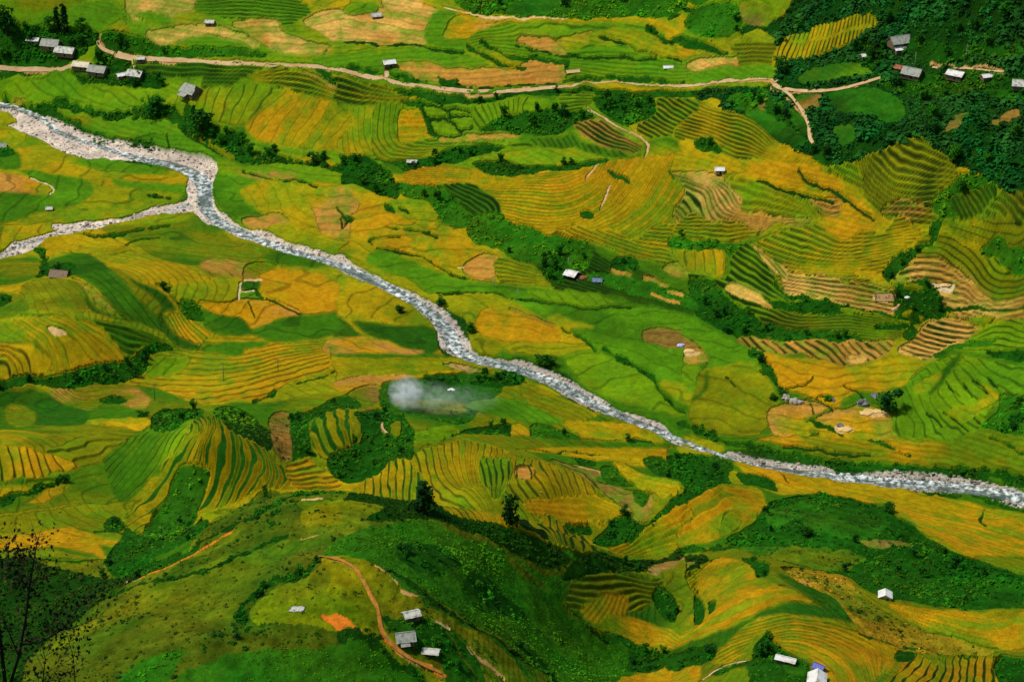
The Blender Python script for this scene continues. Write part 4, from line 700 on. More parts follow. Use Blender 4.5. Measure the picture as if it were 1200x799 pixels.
COL[BEDM] = PAL['GR']; COL[BEDM&(RR > 1150)] = lin((198,180,158)); KIND[BEDM] = GRAV; AMP[BEDM] = 0; RW[BEDM] = 0; LV[BEDM] = 0
def channel(ch):
    a = np.array(ch, float); s = smooth(a, False, 8); q = idx([(x, y) for x, y, w in s]); r = np.interp(q[:,1], np.arange(NR), R); z_ = bil(BASE, q[:,0], q[:,1])
    azs = np.interp(q[:,0], np.arange(NC), az); p = np.stack([r*np.sin(azs), r*np.cos(azs)], 1)
    d = np.concatenate([[0], np.cumsum(np.hypot(*np.diff(p, axis=0).T))]); n = int(d[-1]/3); t = np.linspace(0, d[-1], n)
    # smooth the plan a little, keep the width in metres
    P = np.stack([np.interp(t, d, p[:,0]), np.interp(t, d, p[:,1])], 1); w = np.interp(t, d, s[:,2])
    k = np.ones(7)/7
    P = np.stack([np.convolve(np.pad(P[:,i], 3, 'edge'), k, 'valid') for i in (0,1)], 1)
    zz = np.interp(t, d, z_); zz = np.convolve(np.pad(zz, 20, 'edge'), np.ones(41)/41, 'valid')
    rr = np.hypot(P[:,0], P[:,1]); mpp = np.hypot(rr, HC)/F*.95; g_ = np.gradient(P, axis=0); g_ /= np.linalg.norm(g_, axis=1)[:,None]
    mpp = mpp/np.sqrt(g_[:,1]**2+(g_[:,0]*HC/np.hypot(rr, HC))**2)
    return P, w*mpp*.5, zz-1.0
CHS = [channel(MAIN), channel(TRIB)]
# cut the channel into the sheet
from mathutils.kdtree import KDTree
def carve(P, hw, zw, lim):
    kd = KDTree(len(P))
    for i, p in enumerate(P): kd.insert((p[0], p[1], 0), i)
    kd.balance()
    px_ = np.array([(c, r) for c, r in zip(ci_of(np.arctan2(P[:,0], P[:,1])), ri_of(np.hypot(P[:,0], P[:,1])))])
    sl, D = near_line(px_[::3], 60); m = (D < 60)
    ys, xs = np.nonzero(m); ys += sl[0].start; xs += sl[1].start
    for y, x in zip(ys.tolist(), xs.tolist()):
        co, i, d = kd.find((X[y,x], Y[y,x], 0)); w = hw[i]
        if d < 3*w+14:
            inbed = BEDM[y,x]
            if inbed and RR[y,x] < 1150 and d > w*(1.25+.35*TAB[(y//3)&255,(x//3)&255])+1.5: BEDM[y,x] = inbed = False; KIND[y,x] = GRASS; COL[y,x] = PAL['R']*(1+TAB[y&255,x&255]); VID[y,x] = 0
            if d < w*1.05: t = 1-.75*max(0, d-w*.55)/(w*.5); H[y,x] = zw[i]-.9*t+.35*(1-t)
            elif inbed or d < w*1.6: H[y,x] = min(H[y,x], zw[i]+.5+.06*(d-w)+.4*TAB[y&255,x&255])
for c in CHS: carve(*c, 60)
# ---------------------------------------------------------------- terrace steps
fr = LV-np.floor(LV); w_ = np.maximum(RW, 1e-3)
gy, gx = np.gradient(LV); gl = np.clip(np.hypot(gx, gy), 1e-3, 1)
ww = np.maximum(w_, np.minimum(1.1*gl, .4))
saw = np.where(fr < 1-ww, .5-fr/(1-ww), -.5+(fr-(1-ww))/ww)
H = (H+np.where(RW > 0, AMP*saw, 0)).astype(np.float32)
RS = np.clip((fr-(1-ww))/gl+.5, 0, 1)*np.clip((1-fr)/gl+.5, 0, 1)+np.clip(.5-fr/gl, 0, 1)
RS = np.clip(RS, 0, 1)*RA*(RW > 0)*np.clip(2.3-3.4*gl, .0, 1)*np.minimum(1, .55+w_/np.maximum(gl, .02)*.5)
RISER = (fr > 1-ww)&(RW > .2)&(gl < .12)
GRAIN = vn(X, Y, 2.2, 51)*.6+vn(X, Y, 1.1, 52)*.4
wild = ((KIND == GRASS)|(KIND == VEG))&(RR < 900)
H += np.where(wild, 1.5*fbm(X+Y*.5, Y, 13, 55, 2)+.7*fbm(X, Y, 4.5, 57, 2), 0).astype(np.float32)
H += (GRAIN*np.choose(KIND, [.22,.08,.10,.35,.3,.06])).astype(np.float32)
# paddies differ a little in ripeness from one to the next
cropm = (KIND == RICE)|(KIND == STUB)
def soften(A, m, n=2):
    for _ in range(n):
        S = np.zeros_like(A); Wt = np.zeros(SH, np.float32)
        for dy in (-1,0,1):
            for dx in (-1,0,1):
                mm_ = np.roll(m, (dy,dx), (0,1)); S += np.roll(A, (dy,dx), (0,1))*mm_[...,None]; Wt += mm_
        A = np.where(m[...,None], S/np.maximum(Wt, 1)[...,None], A)
    return A
COL = soften(COL, cropm, 3)
lev = np.floor(LV).astype(np.int64); hsh = TAB[(lev*31+ZID*7)&255, (lev*17+ZID*13)&255]-.5
hsh2 = TAB[(lev*13+ZID*3+7)&255, (lev*29+ZID*11+5)&255]-.5
rip = hsh*np.where(RW > .12, .85, .5)+.55*fbm(X, Y, 44, 61, 3)+.5*fbm(X, Y, 13, 62, 3)+.3*vn(X, Y*.5, 4, 64)
bri = 1+hsh2*np.where(RW > .12, .2, .12)+.22*fbm(X, Y, 20, 63, 4)+.24*GRAIN
k = (np.clip(-rip*1.3, 0, .7)*cropm)[...,None]
lum = COL.mean(-1, keepdims=True)/lin((84,116,10)).mean()
COL = COL*(1-k)+np.clip(lum, .55, 1.25)*lin((84,116,10))*k
COL[...,0] *= np.where(cropm, 1+np.clip(.22*rip, -.1, .16), 1)
gm = (KIND == GRASS)|(KIND == VEG)
COL[...,0] *= np.where(gm, np.clip(1+.6*fbm(X, Y, 16, 65, 4), .3, 2), 1)
COL *= np.where(gm, np.clip(1+.45*fbm(X+Y*.6, Y-X*.2, 6, 67, 4)+.3*fbm(X, Y, 30, 69, 3), .35, 2), 1)[...,None]
COL *= np.clip(bri, .5, 1.6)[...,None]
rz = RISER&cropm; RS = np.where(cropm, RS, 0)[...,None]
zd = np.zeros(SH, bool); zd[1:] |= ZID[1:] != ZID[:-1]; zd[:,1:] |= ZID[:,1:] != ZID[:,:-1]
ZE = np.where(zd&cropm, .55, 0)*np.clip(.35+1.3*vn(X, Y, 15, 68), 0, 1)
RS = np.maximum(RS, ZE[...,None])
rt = np.clip(1+.7*fbm(X, Y, 7, 66, 3), .4, 2)[...,None]
COL = COL*(1-RS)+RCOL*rt*RS
KIND2 = KIND.copy()
COL[(KIND == GRAV)] *= (1+.16*vn(X, Y, 3.5, 71)[(KIND == GRAV)]+.22*vn(X, Y, 12, 72)[(KIND == GRAV)])[:,None]
def gz(x, y):
    c = ci_of(np.arctan2(x, y)); r = ri_of(np.hypot(x, y)); return bil(H, c, r)
def at(px, py):
    c, r = march(px, py, H); rr = math.exp(r_ := math.log(570)+(r-R0)*dlr); a = -.262+(c-C0)*daz
    return Vector((rr*math.sin(a), rr*math.cos(a), float(bil(H, np.array([c]), np.array([r]))[0])))
# ================================================================ mesh helpers
def mesh_np(name, v, faces, colors=None, mat=None, smooth_=True, uv=None):
    me = bpy.data.meshes.new(name); v = np.ascontiguousarray(v, np.float32); f = np.ascontiguousarray(faces, np.int32); n = f.shape[1]
    me.vertices.add(len(v)); me.vertices.foreach_set('co', v.ravel()); me.loops.add(f.size); me.loops.foreach_set('vertex_index', f.ravel())
    me.polygons.add(len(f)); me.polygons.foreach_set('loop_start', np.arange(0, f.size, n, dtype=np.int32)); me.polygons.foreach_set('loop_total', np.full(len(f), n, np.int32))
    me.polygons.foreach_set('use_smooth', np.full(len(f), smooth_, bool)); me.update(calc_edges=True)
    if colors is not None:
        a = me.color_attributes.new('tint', 'FLOAT_COLOR', 'POINT'); c4 = np.ones((len(v), 4), np.float32); c4[:,:3] = colors; a.data.foreach_set('color', c4.ravel())
    if uv is not None:
        a = me.attributes.new('flow', 'FLOAT_VECTOR', 'POINT'); c3 = np.zeros((len(v), 3), np.float32); c3[:,:2] = uv; a.data.foreach_set('vector', c3.ravel())
    if mat: me.materials.append(mat)
    return me
def link(name, me, parent=None, **props):
    o = bpy.data.objects.new(name, me); col.objects.link(o)
    if parent: o.parent = parent
    for k, v in props.items(): o[k] = v
    return o
def thing(name, label, cat, loc, rz=0, group=None, scale=None):
    o = link(name, None, label=label, category=cat); o.location = loc; o.rotation_euler = (0,0,rz); o.empty_display_size = .5
    if group: o['group'] = group
    if scale: o.scale = (scale,)*3
    return o
def bmesh_obj(name, bm, mat, parent=None, smooth_=False, **props):
    me = bpy.data.meshes.new(name); bm.normal_update(); bm.to_mesh(me); bm.free(); me.materials.append(mat)
    if smooth_: me.polygons.foreach_set('use_smooth', np.ones(len(me.polygons), bool))
    return link(name, me, parent, **props)
def box(bm, c, s, rot=None):
    m = Matrix.Translation(c)@(rot.to_4x4() if rot else Matrix())@Matrix.Diagonal((s[0],s[1],s[2],1)); bmesh.ops.create_cube(bm, size=1, matrix=m)
def tube(bm, pts, rads, n=7):
    rings = []; pts = [Vector(p) for p in pts]
    for i, p in enumerate(pts):
        d = (pts[min(i+1,len(pts)-1)]-pts[max(i-1,0)]).normalized(); a = d.orthogonal().normalized(); b = d.cross(a)
        rings.append([bm.verts.new(p+(a*math.cos(t)+b*math.sin(t))*rads[i]) for t in (2*math.pi*k/n for k in range(n))])
    for i in range(len(pts)-1):
        for k in range(n): bm.faces.new((rings[i][k], rings[i][(k+1)%n], rings[i+1][(k+1)%n], rings[i+1][k]))
    bm.faces.new(rings[-1]); bm.faces.new(list(reversed(rings[0])))
# ================================================================ materials
def mat(name): 
    m = bpy.data.materials.new(name); m.use_nodes = True; nt = m.node_tree; return m, nt, nt.nodes['Principled BSDF']
def nd(nt, t, **kw):
    n = nt.nodes.new(t)
    for k, v in kw.items():
        if k in n.inputs.keys() if hasattr(n.inputs,'keys') else False: n.inputs[k].default_value = v
        else: setattr(n, k, v)
    return n
def noise(nt, scale, detail=3, vec=None, rough=.6):
    n = nt.nodes.new('ShaderNodeTexNoise'); n.inputs['Scale'].default_value = scale; n.inputs['Detail'].default_value = detail; n.inputs['Roughness'].default_value = rough
    if vec is not None: nt.links.new(vec, n.inputs['Vector'])
    return n.outputs['Fac']
def mrange(nt, x, a, b, c, d):
    n = nt.nodes.new('ShaderNodeMapRange'); nt.links.new(x, n.inputs[0])
    for i, v in zip((1,2,3,4), (a,b,c,d)): n.inputs[i].default_value = v
    return n.outputs[0]
def mix(nt, fac, a, b, mode='MIX'):
    n = nt.nodes.new('ShaderNodeMix'); n.data_type = 'RGBA'; n.blend_type = mode
    for s, v in ((n.inputs[0], fac), (n.inputs[6], a), (n.inputs[7], b)):
        if hasattr(v, 'is_output'): nt.links.new(v, s)
        else: s.default_value = v if isinstance(v, float) else tuple(v)+(1,)
    return n.outputs[2]
def bump(nt, bs, h, st, dist):
    b = nt.nodes.new('ShaderNodeBump'); b.inputs['Strength'].default_value = st; b.inputs['Distance'].default_value = dist
    nt.links.new(h, b.inputs['Height']); nt.links.new(b.outputs[0], bs.inputs['Normal'])
def pos(nt): return nt.nodes.new('ShaderNodeNewGeometry').outputs['Position']
def tintmat(name, scales, amp, bst, bdist, bscale, rough=.95, spec=.02):
    m, nt, bs = mat(name); p = pos(nt); a = nt.nodes.new('ShaderNodeAttribute'); a.attribute_name = 'tint'; c = a.outputs['Color']
    for s, k in zip(scales, amp):
        v = mrange(nt, noise(nt, s, 3, p), .25, .75, 1-k, 1+k); cc = nt.nodes.new('ShaderNodeCombineColor')
        for i in range(3): nt.links.new(v, cc.inputs[i])
        c = mix(nt, 1.0, c, cc.outputs[0], 'MULTIPLY')
    nt.links.new(c, bs.inputs['Base Color']); bs.inputs['Roughness'].default_value = rough; bs.inputs['Specular IOR Level'].default_value = spec
    if bst: bump(nt, bs, noise(nt, bscale, 4, p, .7), bst, bdist)
    return m
M_ground = tintmat('ground_cover', (.45, 1.6), (.22, .28), .7, .5, .8)
M_rice = tintmat('rice_ears', (.12, .5, 2.0), (.12, .16, .26), .8, .5, 1.5, .9, .03)
M_leaf = tintmat('leaf_clumps', (.5,), (.22,), 0, 0, 1, .8, .05)
M_stone = tintmat('river_stone', (1.2,), (.25,), .5, .2, 2, .85, .2)
def plain(name, c, rough=.85, var=.15, scale=2.0, b=.0, spec=.2, wave=None, metal=0.0, c2=None, sc2=.8):
    m, nt, bs = mat(name); tc = nt.nodes.new('ShaderNodeTexCoord').outputs['Object']; L = lin(c); n = noise(nt, scale, 4, tc)
    hi = tuple(np.clip(L*(1+var), 0, 1)); lo = tuple(L*(1-var)); o = mix(nt, mrange(nt, n, .3, .7, 0, 1), lo, hi)
    if c2 is not None: o = mix(nt, mrange(nt, noise(nt, sc2, 5, tc), .48, .66, 0, 1), o, tuple(lin(c2)))
    nt.links.new(o, bs.inputs['Base Color']); bs.inputs['Roughness'].default_value = rough; bs.inputs['Specular IOR Level'].default_value = spec; bs.inputs['Metallic'].default_value = metal
    if wave:
        w = nt.nodes.new('ShaderNodeTexWave'); w.bands_direction = 'X'; w.inputs['Scale'].default_value = wave; nt.links.new(tc, w.inputs['Vector']); bump(nt, bs, w.outputs['Fac'], .6, .08)
    elif b: bump(nt, bs, n, b, .1)
    return m
M_dirt = plain('pale_track_dirt', (192,160,112), .95, .18, .25, .3, .1, c2=(182,138,88), sc2=.12)
M_dirt2 = plain('orange_path_dirt', (176,112,44), .95, .3, .8, .5, .05, c2=(120,104,40), sc2=.35)
M_tin = plain('white_roof_sheet', (236,232,222), .5, .06, .7, wave=2.2, spec=.35, c2=(190,170,146), sc2=.35)
M_slate = plain('grey_slate_roof', (158,158,140), .8, .25, 1.6, .6, c2=(116,120,106), sc2=.7)
M_pale = plain('pale_grey_roof', (200,196,178), .7, .2, 1.2, .5, c2=(120,122,108), sc2=.6)
M_cream = plain('cream_roof_sheet', (228,214,180), .6, .1, .8, wave=2.0, c2=(196,170,130), sc2=.4)
M_rust = plain('rusty_roof_sheet', (138,74,44), .8, .3, 1.5, wave=2.0, c2=(176,120,84), sc2=.8)
M_thatch = plain('old_thatch', (140,118,92), .95, .3, 3, .9, c2=(100,88,70), sc2=1.2)
M_blue = plain('blue_tarpaulin', (70,78,160), .5, .2, 1.2, .4, spec=.3)
M_bluegrey = plain('blue_grey_tarpaulin', (96,112,140), .55, .3, 1.2, .4, spec=.3)
M_wall = plain('weathered_planks', (112,92,66), .9, .25, 3, .4); M_wallp = plain('pale_plank_wall', (182,158,112), .9, .15, 3, .4); M_dark = plain('dark_opening', (30,24,18), .9, .2, 2)
M_wood = plain('grey_wood', (98,86,70), .9, .25, 3, .4); M_conc = plain('grey_concrete', (150,146,134), .85, .12, 2); M_porc = plain('brown_insulator', (90,60,40), .3, .1, 2, spec=.5)
M_bark = plain('tree_bark', (58,46,34), .95, .3, 4, .5); M_rock = plain('lichen_rock', (168,158,140), .9, .3, 1.0, .9, c2=(110,108,100), sc2=.5); M_rockd = plain('dark_rock', (96,100,96), .9, .35, 1.0, .9, c2=(140,140,132), sc2=.6)
M_straw = plain('threshed_straw', (218,180,110), .95, .2, 3, .8); M_white = plain('white_sheet', (226,222,210), .6, .08, 1.5, .3); M_tan = plain('straw_mat', (206,170,110), .9, .2, 2, .5)
M_skin = plain('skin', (150,104,76), .6, .1, 5); M_clothd = plain('dark_cloth', (34,30,44), .9, .2, 5); M_clothr = plain('red_brown_cloth', (120,50,40), .9, .2, 5); M_hat = plain('straw_hat', (206,176,118), .9, .15, 5); M_hair = plain('black_hair', (16,13,12), .6, .1, 5)
# ================================================================ the ground sheet and the standing crop
ids = np.arange(NR*NC, dtype=np.int32).reshape(NR, NC)
quads = np.stack([ids[:-1,:-1], ids[:-1,1:], ids[1:,1:], ids[1:,:-1]], -1)
XYZ = np.stack([X, Y, H], -1).reshape(-1,3).astype(np.float32); CF = COL.reshape(-1,3)
link('ground', mesh_np('ground', XYZ, quads.reshape(-1,4), CF, M_ground), kind='structure')
ok = (KIND2 == RICE); ok[:R0] = False; ok[R0+NFR:] = False; ok[:,:C0] = False; ok[:,C0+NFC:] = False
for P_, hw_, zw_ in CHS: pass
# keep the crop off paths and beds
fq = ok[:-1,:-1]&ok[:-1,1:]&ok[1:,1:]&ok[1:,:-1]
LIFT = .55
def boundary():
    out = []
    pad = np.zeros((fq.shape[0]+2, fq.shape[1]+2), bool); pad[1:-1,1:-1] = fq
    dn = fq&~pad[:-2,1:-1]; up = fq&~pad[2:,1:-1]; lf = fq&~pad[1:-1,:-2]; rt_ = fq&~pad[1:-1,2:]
    y, x = np.nonzero(dn); out.append(np.stack([ids[y,x], ids[y,x+1]], 1))
    y, x = np.nonzero(up); out.append(np.stack([ids[y+1,x+1], ids[y+1,x]], 1))
    y, x = np.nonzero(lf); out.append(np.stack([ids[y+1,x], ids[y,x]], 1))
    y, x = np.nonzero(rt_); out.append(np.stack([ids[y,x+1], ids[y+1,x+1]], 1))
    return np.concatenate(out)
be = boundary(); topf = quads[fq]; used = np.unique(topf); mp = np.full(NR*NC, -1, np.int32); mp[used] = np.arange(len(used))
vt = XYZ[used].copy(); vt[:,2] += LIFT; bu = np.unique(be); mb = np.full(NR*NC, -1, np.int32); mb[bu] = len(used)+np.arange(len(bu)); vb = XYZ[bu].copy(); vb[:,2] -= .25
sk = np.stack([mb[be[:,0]], mb[be[:,1]], mp[be[:,1]], mp[be[:,0]]], 1)
link('rice_crop', mesh_np('rice_crop', np.concatenate([vt, vb]), np.concatenate([mp[topf], sk]), np.concatenate([CF[used], CF[bu]*.8]), M_rice), kind='stuff')
# ================================================================ water, roads, paths
def ribbon(P, hw, zc, across, zf, name, matl, uvs=False, **props):
    d = np.gradient(P, axis=0); d /= np.linalg.norm(d, axis=1)[:,None]+1e-9; nrm = np.stack([d[:,1], -d[:,0]], 1); t = np.linspace(-1, 1, across)
    XY = P[:,None,:]+nrm[:,None,:]*(hw[:,None]*t)[...,None]; Zs = zf(XY[...,0], XY[...,1], zc); n = len(P)
    v = np.concatenate([XY, Zs[...,None]], -1).reshape(-1,3); i = np.arange(n*across).reshape(n, across)
    f = np.stack([i[:-1,:-1], i[:-1,1:], i[1:,1:], i[1:,:-1]], -1).reshape(-1,4)
    s = np.concatenate([[0], np.cumsum(np.linalg.norm(np.diff(P, axis=0), axis=1))]); uv = np.stack([np.broadcast_to(s[:,None], (n,across)), hw[:,None]*t], -1).reshape(-1,2)
    return link(name, mesh_np(name, v, f, None, matl, True, uv if uvs else None), **props)
m, nt, bs = mat('rushing_river_water'); a = nt.nodes.new('ShaderNodeAttribute'); a.attribute_name = 'flow'
def fm(sx, sy):
    mp_ = nt.nodes.new('ShaderNodeMapping'); mp_.inputs['Scale'].default_value = (sx, sy, 1); nt.links.new(a.outputs['Vector'], mp_.inputs['Vector']); return mp_.outputs[0]
foam = mrange(nt, noise(nt, 1, 5, fm(.35,.28), .7), .46, .58, 0, 1); foam2 = mrange(nt, noise(nt, 1, 3, fm(.03,.09), .6), .36, .55, 0, 1)
mm = nt.nodes.new('ShaderNodeMath'); mm.operation = 'MULTIPLY'; nt.links.new(foam, mm.inputs[0]); nt.links.new(foam2, mm.inputs[1])
base = mix(nt, mrange(nt, noise(nt, 1, 4, fm(.12,.3)), .3, .7, 0, 1), tuple(lin((48,66,58))), tuple(lin((112,122,106))))
nt.links.new(mix(nt, mm.outputs[0], base, tuple(lin((228,230,220)))), bs.inputs['Base Color']); nt.links.new(mrange(nt, mm.outputs[0], 0, 1, .22, .8), bs.inputs['Roughness']); bump(nt, bs, noise(nt, 1, 5, fm(.35,.6), .7), .9, .6)
M_water = m
for (P_, hw_, zw_), nm in zip(CHS, ('river', 'stream')):
    ribbon(P_, hw_, zw_, 13, lambda x, y, z: np.broadcast_to(z[:,None], x.shape)+.12*vn(x, y, 5, 81)+.08*vn(x, y, 2, 82), nm, M_water, True, kind='structure')
def road(t, pts, width, matl, name, lift=.16):
    q = smooth(idx(T(t, pts, 1)), False, 8); r = np.exp(math.log(570)+(q[:,1]-R0)*dlr); a_ = -.262+(q[:,0]-C0)*daz
    p = np.stack([r*np.sin(a_), r*np.cos(a_)], 1); d = np.concatenate([[0], np.cumsum(np.hypot(*np.diff(p, axis=0).T))]); n = max(6, int(d[-1]/1.6)); tt = np.linspace(0, d[-1], n)
    P = np.stack([np.interp(tt, d, p[:,i]) for i in (0,1)], 1); k = np.ones(5)/5; P2 = np.stack([np.convolve(np.pad(P[:,i], 2, 'edge'), k, 'valid') for i in (0,1)], 1)
    hw = width*.5*(1+.18*vn(P2[:,0], P2[:,1], 9, 91)+.1*vn(P2[:,0], P2[:,1], 3, 92))
    return ribbon(P2, hw, np.zeros(n), 7, lambda x, y, z: np.maximum(gz(x, y), np.maximum(gz(x+.5, y), np.maximum(gz(x-.5, y), np.maximum(gz(x, y+.6), gz(x, y-.6)))))+lift, name, matl, kind='structure')
for rd in ROADS: road(rd[0], rd[1], rd[2], M_dirt if rd[3] == 'p' else M_dirt2, rd[4])
# river stones
ys, xs = np.nonzero(BEDM); pick = rng.choice(len(ys), 6000, replace=False); ico = bmesh.new(); bmesh.ops.create_icosphere(ico, subdivisions=1, radius=1); iv = np.array([v.co[:] for v in ico.verts], np.float32); ifc = np.array([[v.index for v in f.verts] for f in ico.faces], np.int32); ico.free()
def blobs(px_, py_, pz_, rad, cols, squash=.7):
    n = len(px_); d = rng.uniform(.7, 1.25, (n, len(iv), 1)).astype(np.float32); v = iv[None]*d*np.asarray(rad)[:,None,None]*np.array([1,1,squash], np.float32)
    v = v+np.stack([px_,py_,pz_], -1)[:,None,:]; f = ifc[None]+(np.arange(n)*len(iv))[:,None,None]
    return v.reshape(-1,3), f.reshape(-1,3), np.repeat(cols, len(iv), 0)
sx = X[ys[pick], xs[pick]]+rng.uniform(-.6,.6,len(pick)); sy = Y[ys[pick], xs[pick]]+rng.uniform(-.6,.6,len(pick)); rad = .2+.95*rng.random(len(pick))**5
sc_ = lin((168,158,140))[None]*np.where(rng.random((len(pick),1)) < .3, rng.uniform(.25,.6,(len(pick),1)), rng.uniform(.75,1.25,(len(pick),1)))*np.array([[1,1,1]])*(1+rng.uniform(-.08,.08,(len(pick),3)))
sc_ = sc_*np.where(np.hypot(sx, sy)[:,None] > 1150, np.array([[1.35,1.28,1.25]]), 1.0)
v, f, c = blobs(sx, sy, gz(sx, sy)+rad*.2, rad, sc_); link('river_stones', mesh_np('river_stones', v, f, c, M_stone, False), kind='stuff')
# ================================================================ vegetation
TINT = dict(V=(38,96,8), VD=(30,66,6), VB=(62,124,10), VF=(25,80,22), MD=(70,84,14), M=(84,92,16), CORN=(176,146,44), MG=(34,100,16))
def clumps(cx_, cy_, cz_, rad, tint, n, hs=.85, qs=(.30,.52)):
    """leaf clumps: n quads spread over a lumpy dome per plant, each with its own lean"""
    N = len(cx_); d = rng.normal(size=(N, n, 3)).astype(np.float32); d[...,2] = np.abs(d[...,2])*.9+.02; d /= np.linalg.norm(d, axis=2, keepdims=True)
    rr = (rng.uniform(.45, 1.05, (N, n, 1))).astype(np.float32); c = d*rr*np.asarray(rad, np.float32)[:,None,None]*np.array([1,1,hs], np.float32)
    lob = (.75+.5*rng.random((N, 1, 3))); c = c*lob
    nrm = d+rng.normal(size=(N,n,3))*.3; nrm[...,2] += .45; nrm /= np.linalg.norm(nrm, axis=2, keepdims=True)
    a = np.cross(nrm, rng.normal(size=(N,n,3))); a /= np.linalg.norm(a, axis=2, keepdims=True)+1e-6; b = np.cross(nrm, a)
    s = rng.uniform(qs[0], qs[1], (N,n,1))*np.asarray(rad)[:,None,None]; ctr = c+np.stack([cx_,cy_,cz_], -1)[:,None,:]
    v = np.stack([ctr+a*s*rng.uniform(.6,1.1,(N,n,1)), ctr+b*s*.8, ctr-a*s*rng.uniform(.6,1.1,(N,n,1)), ctr-b*s*.8], 2).reshape(-1,3)
    f = np.arange(N*n*4).reshape(-1,4); cc = np.repeat(np.asarray(tint), n*4, 0)*np.repeat(rng.uniform(.78,1.22,(N*n,1)), 4, 0)
    return v, f, cc
VV, VFc, VC = [], [], []; off = 0; tree_spots = []; nb = 0
for vid, (sl, m, dens, size, tint, ntree, tag, tsize) in enumerate(SCAT, 1):
    ys, xs = np.nonzero(m&(VID[sl] == vid)); ys = ys+sl[0].start; xs = xs+sl[1].start; k = (ys > R0-4)&(ys < R0+NFR-3)&(xs > C0)&(xs < C0+NFC-2); ys = ys[k]; xs = xs[k]
    if len(ys) == 0: continue
    area = R[ys]**2*daz*dlr; tot = area.sum(); n = int(tot/100*dens*(1.0 if tint == 'CORN' else 3.2)); p = area/tot
    if n > 0:
        q = rng.choice(len(ys), n, p=p); x = X[ys[q], xs[q]]+rng.uniform(-.5,.5,n); y = Y[ys[q], xs[q]]+rng.uniform(-.5,.5,n); z = gz(x, y)
        rad = (size[0]*.55+(size[1]*1.25-size[0]*.55)*rng.random(n)**2.4)*(.6 if tint in ('VF', 'CORN') else .5)*np.clip(1+.6*vn(x, y, 11, 99), .5, 1.6)
        cl = fbm(x, y, 14, 95, 2); tn = lin(TINT[tint])[None]*(1+.7*cl[:,None]+rng.uniform(-.3,.35,(n,1))); tn = np.clip(tn, .002, 1); tn[:,0] *= np.clip(1+.9*fbm(x, y, 20, 97, 2)+rng.uniform(-.3,.5,n), .4, 2.4)
        if tint == 'CORN': tn *= rng.uniform(.4,1.3,(n,1))
        v, f, c = clumps(x, y, z-.1*rad, rad, tn, 9 if tint == 'CORN' else (10 if size[1] <= 1.1 else 24), hs=(1.6 if tint == 'CORN' else .95)); VV.append(v); VFc.append(f+off); VC.append(c); off += len(v); nb += n
    if ntree:
        q = rng.choice(len(ys), ntree, p=p)
        for i in q: tree_spots.append((float(X[ys[i],xs[i]]), float(Y[ys[i],xs[i]]), random.uniform(*tsize), tag))
def scatter(mask, dens, r0, r1, tcol, n_=9, hs=.9):
    global off
    ys, xs = np.nonzero(mask); area = R[ys]**2*daz*dlr; tot = area.sum(); n = int(tot/100*dens)
    q = rng.choice(len(ys), n, p=area/tot); x = X[ys[q], xs[q]]+rng.uniform(-.4,.4,n); y = Y[ys[q], xs[q]]+rng.uniform(-.4,.4,n); z = gz(x, y)
    rad = r0+(r1-r0)*rng.random(n)**2.5; tn = lin(tcol)[None]*np.clip(1+.6*fbm(x, y, 12, 43, 2)[:,None]+rng.uniform(-.35,.4,(n,1)), .3, 2); tn[:,0] *= rng.uniform(.6,1.5,n)
    v, f, c = clumps(x, y, z, rad, tn, n_, hs=hs); VV.append(v); VFc.append(f+off); VC.append(c); off += len(v); return n
inner = np.zeros(SH, bool); inner[R0:R0+NFR-4, C0+2:C0+NFC-4] = True
nb += scatter(inner&(KIND == GRASS)&(RR < 1000), 9, .25, .95, (62,78,12)); nb += scatter(inner&(KIND == GRASS)&(RR < 1000)&(fbm(X, Y, 16, 41, 2) > .12), 8, .4, 1.3, (30,70,12), 14)
nb += scatter(inner&zd&cropm&(vn(X, Y, 22, 46) > -.1), 5, .3, 1.1, (32,78,12)); nb += scatter(inner&(RISER)&cropm&(vn(X, Y, 16, 47) > .1), 4, .3, .9, (32,76,12))
print('bushes', nb)
link('scrub', mesh_np('scrub', np.concatenate(VV), np.concatenate(VFc), np.concatenate(VC), M_leaf, False), kind='stuff'); del VV, VFc, VC
